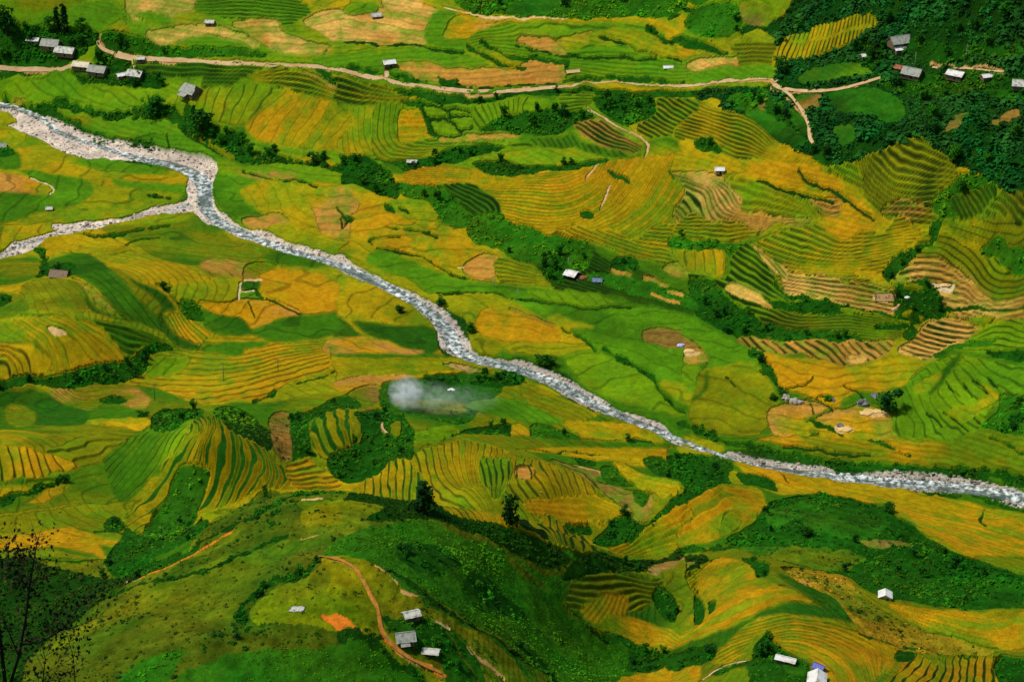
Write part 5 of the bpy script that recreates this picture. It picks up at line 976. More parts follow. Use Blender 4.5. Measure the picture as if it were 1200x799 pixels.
# --- trees: five broadleaf builds of unit height and one narrow one
def make_tree(seed, tint, narrow=False, bush=False):
    r_ = random.Random(seed); bm = bmesh.new(); lean = Vector((r_.uniform(-.05,.05), r_.uniform(-.05,.05), 0)); top = Vector((0,0,.62))+lean
    tube(bm, [Vector((0,0,-.06)), Vector((0,0,.2))+lean*.3, Vector((0,0,.42))+lean*.6, top], [.035,.026,.018,.008], 6)
    lob = []
    if narrow:
        for k in range(9): h = .18+.8*k/9; lob.append((Vector((r_.uniform(-.03,.03), r_.uniform(-.03,.03), h)), .15*(1-.72*(k/9))+.015))
    else:
        for k in range(11):
            a_ = k*2.4+r_.uniform(-.5,.5); rad = r_.uniform(.05,.3); h = r_.uniform(.1,.72) if bush else r_.uniform(.26,.84); p_ = Vector((math.cos(a_)*rad*(1.15-abs(h-.55)), math.sin(a_)*rad*(1.15-abs(h-.55)), h)); lob.append((p_, r_.uniform(.13,.22)))
            if k % 2 == 0: tube(bm, [Vector((0,0,.24+.02*k)), p_*.6+Vector((0,0,.12)), p_], [.013,.008,.004], 5)
    me = bpy.data.meshes.new('trunk'); bm.to_mesh(me); bm.free(); me.materials.append(M_bark)
    L = np.array([l[0][:] for l in lob]); rr = np.array([l[1] for l in lob]); t_ = lin(tint)[None]*rng.uniform(.75,1.3,(len(lob),1)); lo = []
    v, f, c = [], [], []; o_ = 0
    for i in range(len(lob)):
        n = 44; d = rng.normal(size=(n,3)); d /= np.linalg.norm(d, axis=1)[:,None]; ctr = L[i]+d*rr[i]*rng.uniform(.5,1.08,(n,1)); nrm = d+rng.normal(size=(n,3))*.45; nrm[:,2] += .3; nrm /= np.linalg.norm(nrm, axis=1)[:,None]
        a_ = np.cross(nrm, rng.normal(size=(n,3))); a_ /= np.linalg.norm(a_, axis=1)[:,None]; b_ = np.cross(nrm, a_); s = rng.uniform(.04,.075,(n,1))*(.7 if narrow else 1)
        v.append(np.stack([ctr+a_*s, ctr+b_*s*.75, ctr-a_*s, ctr-b_*s*.75], 1).reshape(-1,3)); f.append(np.arange(n*4).reshape(-1,4)+o_); o_ += n*4; c.append(np.repeat(t_[i:i+1]*rng.uniform(.75,1.25,(n,1)), 4, 0))
    return me, mesh_np('crown', np.concatenate(v), np.concatenate(f), np.concatenate(c), M_leaf, False)
TREES = [make_tree(s, t_) for s, t_ in ((1,(28,88,14)),(2,(40,104,14)),(3,(30,78,10)),(4,(50,112,16)),(5,(24,74,18)))]; BUSHES = [make_tree(s, t_, bush=True) for s, t_ in ((11,(32,88,12)),(12,(44,104,12)),(13,(32,80,10)),(14,(52,108,16)),(15,(28,76,14)))]; NARROW = make_tree(9, (18,52,12), True)
def plant(x, y, h, label, group, proto=None, name='tree', cat='tree', wide=1.0):
    pr = proto or random.choice(TREES); o = thing(name, label, cat, (x, y, float(gz(np.array([x]), np.array([y]))[0])), random.uniform(0, 6.28), group)
    w = h*random.uniform(.9,1.15)*wide; o.scale = (w, w, h); link('trunk', pr[0], o); link('crown', pr[1], o); return o
TAGS = dict(hamlet='broadleaf tree crowding round the houses of the upper left hamlet', bank='low tree on the shady bank above the upper left road', gully='dark tree in the wooded gully running right from the upper river bend',
  upperslope='bright green tree on the bushy slope at the top edge', road='small tree on the green bank beside the long pale road', midgrove='dark tree in the groves between the road and the golden terraces', terracescrub='small tree in the green scrub on the terrace slope right of the river',
  forest='tree of the dense dark forest on the upper right hillside', righthamlet='tree close round the hamlet on the upper right forest edge', leftbank='small tree by the grey hut at the left edge above the stream', leftmound='small bush tree on the green mound by the thatched house',
  leftgully='dark tree in the curved ravine below the golden mound at left', midhut='tree beside the white roofed hut on the green terraces', smoke='small tree on the bushy ground near the white smoke', ovalgrove='tree in the grove around the small striped oval terraces',
  terracefoot='tree in the green belt at the foot of the big terraces', terracegully='tree in the gully winding down between the right hand terraces', rightedge='tree in the green hollow at the right edge', canal='tree in the straight hedge that ends at the pale boulders',
  bankgrove='tree in the thickets near the river left bank', valleybush='small tree in the hollow right of the golden hill', leftslope='small tree in the hedge below the orange left field', moundside='small tree on the flanks of the round terraced mound',
  leftravine='dark tree in the shady ravine at lower left', spurhedge='bush tree in the winding hedge on the grassy spur', spurscrub='low tree on the scrubby foot of the grassy spur', ridge='dark tree in the scrub along the near ridge', garden='tree in the dark garden behind the three farm roofs',
  ravine='tree in the dark ravine right of the near ridge', knoll='tree on the dark scrubby knoll below the river', rightcorner='tree in the lower right corner', lowergarden='tree in the dark garden at the bottom beside the white roofs')
random.shuffle(tree_spots); tree_spots = tree_spots[:262]
for x, y, h, tag in tree_spots: plant(x, y, h, TAGS[tag], 'trees: '+TAGS[tag].split(' ', 1)[1][:60])
# single trees and bushes one can point at
def single(px, py, h, label, proto=None, cat='tree', name='tree', wide=1.0):
    p = at(px, py)
    if cat == 'bush': proto = BUSHES[TREES.index(proto)]
    return plant(p.x, p.y, h, label, None, proto, name, cat, wide)
DARKB = make_tree(31, (18,52,12), bush=True); DARKN = make_tree(32, (18,50,12), True)
single(497, 600, 12.5, 'tall ragged dark conifer on the ridge crest, left of the round headed tree', DARKN, wide=1.9)
single(597, 613, 13, 'dark round headed tree standing alone on the ridge crest before the golden hill', DARKB, wide=.85)
single(1041, 481, 12, 'dark spreading tree beside the grey rock on the orange right bank field', TREES[4], wide=1.25)
single(8, 42, 20, 'tall dark tree at the far left behind the upper hamlet', TREES[4], wide=.8)
single(68, 38, 17, 'slim pointed conifer behind the grey roofs of the upper left hamlet', NARROW); single(76, 38, 19, 'tallest slim conifer behind the upper left hamlet', NARROW)
single(182, 137, 13, 'big dark round tree below the large grey house with the lean-to', TREES[0], wide=1.4); single(236, 154, 13, 'dark spreading tree where the wooded gully begins above the river', TREES[2], wide=1.4)
single(517, 358, 6, 'round dark bush on the gravel bank of the river', TREES[2], 'bush', 'bush', 1.3); single(552, 390, 6.5, 'dark bush leaning over the river just before the widest rapids', TREES[0], 'bush', 'bush', 1.3)
single(640, 428, 7, 'wide bush on the right river bank below the orange field', TREES[2], 'bush', 'bush', 1.6); single(469, 367, 4.5, 'low dark bush alone in the gold field left of the river', TREES[4], 'bush', 'bush', 1.6)
single(192, 339, 4.5, 'small dark bush in the yellow green field right of the mound', TREES[4], 'bush', 'bush', 1.5); single(167, 489, 4, 'dark bush beside the power pole at the foot of the gold plain', TREES[2], 'bush', 'bush', 1.5)
single(945, 627, 5, 'dark round bush in the middle of the scrubby knoll', TREES[2], 'bush', 'bush', 1.5); single(1041, 600, 5.5, 'dark bush on the upper right rim of the knoll beside the orange field', TREES[4], 'bush', 'bush', 1.4)
single(1121, 665, 6.5, 'dark tree on the right shoulder of the knoll', TREES[4]); single(74, 565, 4, 'dark bush at the right tip of the left orange terraces', TREES[2], 'bush', 'bush', 1.6); single(133, 614, 4, 'dark bush at the end of the ditch above the orange left field', TREES[4], 'bush', 'bush', 1.4)
single(970, 470, 3.5, 'small grey green bush between the two field rocks', TREES[3], 'bush', 'bush', 1.5); single(906, 469, 4, 'dark bush at the lower end of the straight hedge', TREES[2], 'bush', 'bush', 1.3)
single(893, 768, 6, 'dark tree left of the long white roof at the bottom edge', TREES[4]); single(831, 766, 4, 'dark bush at the foot of the orange terraces, bottom right of the ravine', TREES[4], 'bush', 'bush', 1.3)
# ================================================================ buildings
def gable(bm, L, Wd, h0, h1):
    v = [bm.verts.new(p) for p in ((-L/2,-Wd/2,h0),(L/2,-Wd/2,h0),(L/2,Wd/2,h0),(-L/2,Wd/2,h0),(-L/2,-Wd/2,h1),(L/2,-Wd/2,h1),(L/2,Wd/2,h1),(-L/2,Wd/2,h1))]
    return v
def house(name, label, px, py, L, Wd, hw, hr, rot, roof, wall=None, cat='house', group=None, stilts=0.0, wins=2, lean=0.0, open_=False, hip=0.0, end_=False):
    wall = wall or M_wall; p = at(px, py)
    if py < 120: L, Wd, hw, hr = L*.9, Wd*.9, hw*.92, hr*.9
    o = thing(name, label, cat, p, math.radians(rot), group); b = stilts-(.8 if not stilts else 0); t = stilts+hw
    bm = bmesh.new()
    if not open_:
        vs = [bm.verts.new(q) for q in ((-L/2,-Wd/2,b),(L/2,-Wd/2,b),(L/2,Wd/2,b),(-L/2,Wd/2,b),(-L/2,-Wd/2,t),(L/2,-Wd/2,t),(L/2,Wd/2,t),(-L/2,Wd/2,t),(-L/2,0,t+hr*.94),(L/2,0,t+hr*.94))]
        for q in ((0,1,5,4),(2,3,7,6),(1,2,6,9,5),(3,0,4,8,7),(3,2,1,0)): bm.faces.new([vs[k] for k in q])
        bmesh_obj('wall', bm, wall, o)
    else: bm.free()
    if stilts or open_:
        for sx_ in (-1,1):
            for sy_ in (-1,1):
                bm = bmesh.new(); box(bm, (sx_*(L/2-.15), sy_*(Wd/2-.15), (t if open_ else stilts)/2-.4), (.16,.16,(t if open_ else stilts)+.8)); bmesh_obj('post', bm, M_wood, o)
    ov = .55; th = .12; bm = bmesh.new(); e = Wd/2+ov; drop = hr*ov/(Wd/2); LL = L/2+ov; n = 9
    for s in (-1, 1):
        rows = []
        for i in range(n+1):
            x = -LL+2*LL*i/n; sag = .06*math.sin(i*1.7+px); in_ = hip*(abs(x)/LL > .99)
            rows.append([bm.verts.new((x-(math.copysign(in_,x)), 0, t+hr+.04-abs(sag)*.5)), bm.verts.new((x, s*e*.5, t+hr*.5-drop*.5+.03+sag)), bm.verts.new((x, s*e, t-drop+sag))])
        fs = []
        for i in range(n):
            for k in range(2): fs.append(bm.faces.new((rows[i][k],rows[i+1][k],rows[i+1][k+1],rows[i][k+1]) if s > 0 else (rows[i][k],rows[i][k+1],rows[i+1][k+1],rows[i+1][k])))
    bmesh.ops.recalc_face_normals(bm, faces=bm.faces); bmesh.ops.solidify(bm, geom=list(bm.faces), thickness=th); r = bmesh_obj('roof', bm, roof, o)
    bm = bmesh.new(); box(bm, (0,0,t+hr+.06), (2*LL-.3-2*hip,.34,.10)); bmesh_obj('ridge_cap', bm, roof, r)
    if lean:
        bm = bmesh.new(); s = -1; y0, y1 = s*(e-.4), s*(e+lean); vs = [bm.verts.new(q) for q in ((-L*.36,y0,t-drop-.10),(L*.2,y0,t-drop-.10),(L*.2,y1,t-drop-1.0),(-L*.36,y1,t-drop-1.0))]; bm.faces.new(vs); bmesh.ops.recalc_face_normals(bm, faces=bm.faces); bmesh.ops.solidify(bm, geom=list(bm.faces), thickness=.1); bmesh_obj('lean_to_roof', bm, roof, o)
        for xx in (-L*.33, L*.17): bm = bmesh.new(); box(bm, (xx, y1+.15, (t-drop-1.0)/2-.3), (.14,.14,t-drop-1.0+.5)); bmesh_obj('post', bm, M_wood, o)
    if end_:
        for yy in (-.9, .9):
            bm = bmesh.new(); box(bm, (-L/2-.04, yy, hw*.55), (.12,.9,.8)); w = bmesh_obj('window', bm, M_wood, o); bm = bmesh.new(); box(bm, (-L/2-.09, yy, hw*.55), (.06,.7,.6)); bmesh_obj('pane', bm, M_dark, w)
    elif not open_:
        bm = bmesh.new(); box(bm, (L*.08,-Wd/2-.02,stilts+min(hw,2.0)/2), (1.0,.1,min(hw,2.0)-.05)); d_ = bmesh_obj('door', bm, M_dark, o)
        for k in range(wins):
            xx = -L*.36+k*(L*.72/max(1,wins-1)) if wins > 1 else -L*.25
            if abs(xx-L*.08) < 1.0: continue
            bm = bmesh.new()
            for q, s_ in (((xx,-Wd/2-.03,stilts+hw*.60+.42),(1.0,.1,.09)),((xx,-Wd/2-.03,stilts+hw*.60-.42),(1.0,.1,.09)),((xx-.46,-Wd/2-.03,stilts+hw*.60),(.08,.1,.75)),((xx+.46,-Wd/2-.03,stilts+hw*.60),(.08,.1,.75))): box(bm, q, s_)
            w = bmesh_obj('window', bm, M_wood, o); bm = bmesh.new(); box(bm, (xx,-Wd/2-.015,stilts+hw*.60), (.84,.04,.75)); bmesh_obj('pane', bm, M_dark, w)
    return o
GA = None
house('shed', 'white roofed shed at the left end of the upper left hamlet row', 39, 50, 8, 5, 2.2, 1.2, -8, M_tin, cat='shed')
house('house', 'dark grey roofed house between a white shed and pale roof, upper left hamlet', 60, 56, 12, 8.5, 2.8, 3.2, -14, M_slate)
house('house', 'pale grey roofed long house at the right end of the upper hamlet back row', 77, 64, 13, 8, 2.8, 2.6, -16, M_pale)
house('house', 'cream roofed house beside the bare yard in the lower row of the upper left hamlet', 96, 80, 11, 7.5, 2.6, 2.0, -16, M_cream)
house('house', 'grey roofed house touching the cream roof in the lower row of the hamlet', 115, 86, 12, 8.5, 2.6, 2.8, -18, M_slate)
house('shed', 'small white roofed shed joined to a grey house right of the hamlet', 143, 91, 6.5, 5, 2.2, 1.0, 28, M_tin, cat='shed')
house('house', 'grey roofed house with a white shed on its left, among trees right of the hamlet', 159, 91, 10, 7.5, 2.6, 2.6, -20, M_pale)
house('kiosk', 'tiny pale roadside hut at the bend above the hamlet', 165, 72, 5, 4, 2.2, .9, 5, M_pale, cat='hut', wins=1)
house('house', 'large grey roofed house with a lean-to standing alone above the river fields', 224, 111, 11.5, 10, 3.0, 4.2, -38, M_slate, lean=3.2, hip=1.6)
house('hut', 'small pale hut on the tan field near the top left', 246, 29, 5.5, 4, 2.0, 1.2, -5, M_pale, cat='hut', wins=1)
house('hut', 'small grey hut on the tan stubble at the top centre', 441, 21, 6, 4.2, 1.8, 1.6, 14, M_pale, cat='hut', wins=1)
house('hut', 'white roofed stilt hut beside the pale road at the top centre', 456, 79, 7.5, 5.5, 2.4, 1.5, 18, M_tin, M_wall, cat='hut', stilts=1.0)
house('shed', 'low straw coloured shed on the green field above the road', 671, 86, 8, 3.6, 1.4, .9, 16, M_tan, cat='shed', wins=0)
house('shelter', 'low white shelter on the green field at the right of the road top', 783, 81, 5.5, 3.2, 1.4, .8, 4, M_tin, cat='shelter', open_=True)
house('house', 'largest grey roofed house of the upper right hamlet, highest of them', 1054, 53, 13, 8.5, 2.8, 3.2, 22, M_slate)
house('shed', 'white roofed shed just below the highest grey house at upper right', 1054, 61, 6.5, 5, 2.2, .9, 18, M_tin, cat='shed', wins=1)
house('shed', 'rust red roofed shed left of a dark grey house in the upper right hamlet', 1056, 83, 7, 5, 2.0, 1.2, -40, M_rust, cat='shed', wins=1)
house('house', 'dark grey roofed house beside the rusty shed in the upper right hamlet', 1069, 90, 11, 8, 2.6, 3.0, -32, M_slate)
house('house', 'big white roofed house along the forest road at upper right', 1120, 91, 9.5, 8, 2.6, 1.6, -32, M_tin)
house('shed', 'low white roofed shed right of the big white house at upper right', 1158, 92, 8, 4.2, 1.8, 1.0, 18, M_tin, cat='shed', wins=1)
house('house', 'grey roofed house half in the trees at the right edge', 1196, 103, 9, 6.5, 2.4, 2.4, -12, M_pale)
house('hut', 'tiny white hut left of the upper right hamlet', 1013, 68, 4, 3, 1.8, .8, 20, M_tin, cat='hut', wins=1)
house('hut', 'white topped field hut on the golden terraces, right of the dark grove', 843, 204, 4.6, 3.6, 2.4, 1.0, 0, M_tin, M_wallp, cat='hut', wins=1, stilts=.6)
house('hut', 'small pale roofed hut at the end of the tree filled gully', 483, 192, 5, 3, 1.6, .8, -8, M_pale, cat='hut', wins=1)
house('hut', 'bright white roofed hut on the dark green terraces right of the river', 670, 325, 6.0, 6.6, 2.0, 1.3, -30, M_tin, M_dark, cat='hut', wins=1, stilts=.4)
house('shelter', 'low blue grey tarpaulin shelter right of the white terrace hut', 700, 330, 4.4, 2.8, 1.0, 1.0, -8, M_bluegrey, cat='shelter', open_=True)
house('house', 'shabby thatched house on the green mound at left', 70, 325, 8.6, 5.6, 1.6, 2.4, -12, M_thatch, cat='house', wins=2)
house('hut', 'grey hut at the left edge above the stream', 1, 174, 6, 4.5, 1.8, 1.6, 10, M_slate, cat='hut', wins=1)
house('hut', 'tiny hut at the corner of the green field by the left edge', 58, 247, 3, 2.4, 1.6, .8, 0, M_pale, cat='hut', wins=1)
house('shed', 'farm shed with a striped pale tin roof, uppermost of the three spur roofs', 482, 723, 4.6, 3.4, 1.5, .9, 22, M_pale, cat='shed', wins=1)
house('house', 'grey plank farmhouse between the two sheds on the spur', 475, 751, 5.4, 4.5, 1.7, 1.7, 12, M_slate, cat='house', lean=.8)
house('shed', 'open sided shed with a pale roof, lowest of the three spur roofs', 505, 767, 4.6, 2.8, 1.6, .7, -10, M_pale, cat='shed', open_=True)
house('hut', 'white roofed plank hut with two small windows at the edge of the dark knoll', 1037, 702, 4.0, 4.4, 2.3, 1.1, 82, M_tin, M_wallp, cat='hut', end_=True)
house('shed', 'long narrow white roofed shed in the garden at the bottom edge', 921, 775, 6.4, 2.2, 1.4, .7, -24, M_tin, cat='shed', wins=1)
house('shelter', 'blue tarpaulin shelter between the white roofs at the bottom edge', 960, 785, 3.4, 2.6, 1.6, .9, -40, M_blue, cat='shelter', open_=True)
house('house', 'large white roofed house cut off by the bottom edge', 957, 801, 6.6, 5.6, 2.2, 1.6, 80, M_tin, M_wall, cat='house')
# --- power poles
def pole(px, py, h, label, arm=True, c=M_wood):
    p = at(px, py); o = thing('power_pole', label, 'power pole', p, random.uniform(-.4,.4), 'power poles across the valley'); bm = bmesh.new(); tube(bm, [(0,0,-.5),(0,0,h*.5),(0,0,h)], [.17,.15,.11], 8); bmesh_obj('pole', bm, c, o, True)
    if arm:
        bm = bmesh.new(); box(bm, (0,.14,h-.55), (2.2,.12,.14)); a = bmesh_obj('crossarm', bm, M_wood, o)
        for x in (-.95,0,.95): bm = bmesh.new(); tube(bm, [(x,.14,h-.48),(x,.14,h-.3),(x,.14,h-.2)], [.05,.08,.04], 6); bmesh_obj('insulator', bm, M_porc, a)
pole(262.5, 448, 10.5, 'tallest thin wooden pole in the middle of the gold plain'); pole(326, 435, 6.5, 'short pole on the gold plain between two taller poles'); pole(388, 422, 7.5, 'pole at the right end of the gold plain near a small bush'); pole(181.7, 471, 9.5, 'wooden pole with crossarm beside the dark bushes left of the gold plain')
pole(607, 352, 7.5, 'pale pole in the green band above the orange field', c=M_conc); pole(579, 337, 5, 'small pale pole left of a taller one on the green band', c=M_conc); pole(1132, 71, 9, 'pale concrete pole against the forest above the hamlet road', c=M_conc); pole(1072, 81, 9.5, 'pale pole rising between the grey roofs of the upper right hamlet', c=M_conc); pole(666, 314, 6, 'thin pole behind the white roofed terrace hut', c=M_conc)
# --- boulders
def rock(px, py, r, label, m_, sq=.75, group=None):
    p = at(px, py); bm = bmesh.new(); bmesh.ops.create_icosphere(bm, subdivisions=3, radius=r); s = random.uniform(0,99)
    for v in bm.verts:
        c = v.co.normalized(); k = 1+.28*math.sin(c.x*3+s)*math.cos(c.y*4-s)+.14*math.sin(c.z*7+c.x*5+s*2)+.07*math.sin(c.y*13+s)*math.cos(c.x*11); v.co = Vector((c.x*r*k*1.2, c.y*r*k, c.z*r*k*sq))
    o = bmesh_obj('boulder', bm, m_, None, False, label=label, category='boulder'); o.location = p+Vector((0,0,r*.25)); o.rotation_euler = (0,0,s)
    if group: o['group'] = group
rock(921, 468, 2.0, 'tall pale boulder at the lower end of the straight hedge', M_rock, 1.0); rock(931, 471, 1.9, 'flat pale boulder right of the tall one by the hedge', M_rock, .6); rock(938, 472, 1.3, 'small pale boulder at the right end of the hedge boulders', M_rock, .6)
rock(1011, 474, 2.3, 'grey boulder alone in the gold field left of the dark spreading tree', M_rockd, .8); rock(1025, 465, 1.6, 'dark boulder just above left of the spreading tree', M_rockd, .7); rock(976, 470, 1.4, 'grey boulder under the small grey green bush', M_rockd, .7)
rock(985, 499, 1.4, 'dark boulder at the tip of the ditch beside the spread straw', M_rockd, .6)
for x, y in ((1050,553),(1080,560),(1120,566),(1150,572),(893,541),(760,497)): rock(x, y, 1.2, 'pale boulder among the rapids of the river', M_rock, .7, 'boulders in the river')
# --- straw heaps, sheets
def heap(px, py, r, label, m_=None, cat='straw heap', name='straw_heap', sq=.35):
    p = at(px, py); bm = bmesh.new(); bmesh.ops.create_icosphere(bm, subdivisions=3, radius=1)
    for v in bm.verts: c = v.co.copy(); k = 1+.16*math.sin(c.x*5+px)*math.cos(c.y*4+py)+.08*math.sin(c.x*13)*math.cos(c.y*11); v.co = Vector((c.x*r*1.5*k, c.y*r*k, max(c.z, -.2)*r*sq*k))
    o = bmesh_obj(name, bm, m_ or M_straw, None, True, label=label, category=cat); o.location = p
heap(1015, 484, 2.2, 'pale threshed straw heap left of the dark spreading tree'); heap(1030, 482, 1.7, 'small pale straw heap touching the shade of the spreading tree'); heap(990, 503, 2.4, 'flat pale straw heap beside the dark ditch boulder'); heap(808, 411, 1.9, 'pale straw heap on the orange patch in the green field'); heap(800, 413, 1.2, 'smaller straw heap below the blue white bundle')
heap(1108, 334, 2.0, 'pale straw heap on the right hand stubble terraces'); heap(1097, 336, 1.3, 'small pale straw heap left of a larger one on the right terraces'); heap(540, 314, 1.6, 'pale straw heap on the brown patch above the river')
heap(798, 405, 1.5, 'white and blue tarpaulin bundle on the orange patch in the green field', plain('violet_white_sheet', (190,186,216), .6, .2, 1.5, .4, c2=(96,92,150), sc2=.9), 'tarpaulin', 'tarpaulin_bundle', .7)
heap(1063, 349, 1.0, 'small white sack beside the gully between the terraces', M_white, 'sack', 'sack', .8); heap(529, 457, 1.3, 'white sack in the bushy ground right of the smoke', M_white, 'sack', 'sack', .6); heap(676, 329, .8, 'white sack below the white roofed terrace hut', M_white, 'sack', 'sack', .9)
heap(683, 326, 2.0, 'rust brown heap of cut stalks between the terrace hut and the tarpaulin', plain('rusty_stalks', (140,84,54), .95, .4, 3, .8), 'heap', 'stalk_heap', .6)
heap(431, 482, 1.5, 'reddish burnt heap at the foot of the smoke', plain('burnt_stalks', (96,46,34), .95, .4, 3, .8), 'heap', 'burnt_heap', .5)
def sheet(px, py, L, Wd, rot, label, m_, name='plastic_sheet', cat='sheet'):
    p = at(px, py); bm = bmesh.new(); n = 8; vs = [[None]*(n+1) for _ in range(n+1)]; cr, sr = math.cos(math.radians(rot)), math.sin(math.radians(rot))
    for i in range(n+1):
        for j in range(n+1):
            x = (i/n-.5)*L; y = (j/n-.5)*Wd; wx, wy = p.x+x*cr-y*sr, p.y+x*sr+y*cr; vs[i][j] = bm.verts.new((wx-p.x, wy-p.y, float(gz(np.array([wx]), np.array([wy]))[0])-p.z+.25+.12*math.sin(i*1.3+j*.9)))
    for i in range(n):
        for j in range(n): bm.faces.new((vs[i][j],vs[i+1][j],vs[i+1][j+1],vs[i][j+1]))
    bmesh.ops.solidify(bm, geom=list(bm.faces), thickness=.05); o = bmesh_obj(name, bm, m_, None, True, label=label, category=cat); o.location = p
sheet(348, 714, 5.2, 2.6, -24, 'white sheet lying on the grassy spur meadow', M_white); sheet(1037, 349, 10, 6, 0, 'pale threshing mat under the group of harvesters', M_tan, 'threshing_mat', 'mat')
sheet(147, 683, 3.4, 2.4, 20, 'pale sheet at the lower end of the dirt bank at left', M_white)
# --- people
def body_mesh(seed, cloth):
    r_ = random.Random(seed); vs = [(0,0,.92),(0,.03,1.15),(0,.02,1.38),(0,0,1.48),(0,-.02,1.62), (.18,0,1.38),(.30,-.12,1.14),(.30,-.32,1.02), (-.18,0,1.38),(-.28,-.06,1.12),(-.27,-.22,.94), (.10,0,.86),(.12,-.04,.48),(.12,0,.06),(.12,-.14,.03), (-.10,0,.86),(-.13,.02,.48),(-.14,.06,.06),(-.14,-.08,.03)]
    ed = [(0,1),(1,2),(2,3),(3,4),(2,5),(5,6),(6,7),(2,8),(8,9),(9,10),(0,11),(11,12),(12,13),(13,14),(0,15),(15,16),(16,17),(17,18)]
    rad = [.15,.14,.15,.06,.11,.07,.05,.04,.07,.05,.04,.10,.07,.05,.05,.10,.07,.05,.05]
    me = bpy.data.meshes.new('person_body'); me.from_pydata(vs, ed, []); o = bpy.data.objects.new('tmp', me); col.objects.link(o); o.modifiers.new('s', 'SKIN'); o.modifiers.new('d', 'SUBSURF').levels = 1
    for i, sv in enumerate(me.skin_vertices[0].data): sv.radius = (rad[i],)*2; sv.use_root = (i == 0)
    dg = bpy.context.evaluated_depsgraph_get(); m2 = bpy.data.meshes.new_from_object(o.evaluated_get(dg)); bpy.data.objects.remove(o); m2.materials.clear(); m2.materials.append(cloth); m2.materials.append(M_skin)
    for pl in m2.polygons:
        z = pl.center.z; pl.use_smooth = True
        if z > 1.47 or (abs(pl.center.x) > .22 and pl.center.y < -.17 and z > .8): pl.material_index = 1
    return m2
BODY = [body_mesh(1, M_clothd), body_mesh(2, M_clothr)]
def hat_mesh():
    bm = bmesh.new(); bmesh.ops.create_cone(bm, cap_ends=True, segments=14, radius1=.30, radius2=.02, depth=.20, matrix=Matrix.Translation((0,-.02,1.78))); me = bpy.data.meshes.new('hat'); bm.to_mesh(me); bm.free(); me.materials.append(M_hat); return me
def hair_mesh():
    bm = bmesh.new(); bmesh.ops.create_icosphere(bm, subdivisions=2, radius=.125, matrix=Matrix.Translation((0,.01,1.67))); me = bpy.data.meshes.new('hair'); bm.to_mesh(me); bm.free(); me.materials.append(M_hair); return me
HAT, HAIR = hat_mesh(), hair_mesh()
def person(px, py, rz, label, k, hat, group=None):
    p = at(px, py); o = thing('person', label, 'person', p+Vector((0,0,.3 if group else 0)), rz, group); link('body', BODY[k], o); link('hat' if hat else 'hair', HAT if hat else HAIR, o)
person(1027, 349.5, .5, 'person in dark clothes at the left end of the threshing mat', 0, False); person(1030, 350, -1.0, 'person in reddish clothes second from left on the threshing mat', 1, False); person(1038, 350, 2.0, 'person in dark clothes in the middle right of the threshing mat', 0, True); person(1041.5, 349.5, 3.4, 'person in dark clothes at the right end of the threshing mat', 0, False)
person(1110.5, 335, 1, 'person in dark clothes beside the straw heap on the right hand stubble terraces', 0, False); person(621, 589, .4, 'person in dark clothes standing in the gold field right of the round headed ridge tree', 0, False)
person(634, 580, 2.2, 'person in reddish clothes bending path on the gold hill above another person', 1, True)
bpy.data.objects[-1] if False else None
# ================================================================ smoke
p = at(470, 478); q = at(560, 490); m = bpy.data.materials.new('thin_smoke'); m.use_nodes = True; nt = m.node_tree; nt.nodes.clear(); out = nt.nodes.new('ShaderNodeOutputMaterial'); pv = nt.nodes.new('ShaderNodeVolumePrincipled'); nt.links.new(pv.outputs[0], out.inputs['Volume'])
tc = nt.nodes.new('ShaderNodeTexCoord').outputs['Object']
def ball(cx_, cy_, cz_, rx, ry, rz_):
    s = nt.nodes.new('ShaderNodeVectorMath'); s.operation = 'SUBTRACT'; nt.links.new(tc, s.inputs[0]); s.inputs[1].default_value = (cx_,cy_,cz_); d = nt.nodes.new('ShaderNodeVectorMath'); d.operation = 'DIVIDE'; nt.links.new(s.outputs[0], d.inputs[0]); d.inputs[1].default_value = (rx,ry,rz_); l = nt.nodes.new('ShaderNodeVectorMath'); l.operation = 'LENGTH'; nt.links.new(d.outputs[0], l.inputs[0]); return mrange(nt, l.outputs['Value'], .15, 1.0, 1, 0)
def mth(op, a_, b_):
    n = nt.nodes.new('ShaderNodeMath'); n.operation = op
    for i, v in enumerate((a_, b_)):
        if hasattr(v, 'is_output'): nt.links.new(v, n.inputs[i])
        else: n.inputs[i].default_value = v
    return n.outputs[0]
nz = mrange(nt, noise(nt, .24, 6, tc, .72), .44, .60, .05, 1)
dens = mth('ADD', mth('MULTIPLY', ball(-14,0,2,9,8,9), .45), mth('ADD', mth('MULTIPLY', ball(-5,0,0,16,10,8), .06), mth('MULTIPLY', ball(6,0,-2,26,11,8), .038)))
nt.links.new(mth('MULTIPLY', dens, nz), pv.inputs['Density']); pv.inputs['Color'].default_value = (.99,.99,.99,1); pv.inputs['Anisotropy'].default_value = 0
bm = bmesh.new(); bmesh.ops.create_icosphere(bm, subdivisions=3, radius=1); bmesh.ops.scale(bm, vec=(30,12,12), verts=bm.verts)
for v in bm.verts: v.co.z = max(v.co.z, -9)
sm_ = bmesh_obj('smoke', bm, m, None, False, label='thin white smoke drifting right over the bushy ground below the river', category='smoke', kind='stuff'); sm_.location = (p+q)/2+Vector((-1,0,8.5))
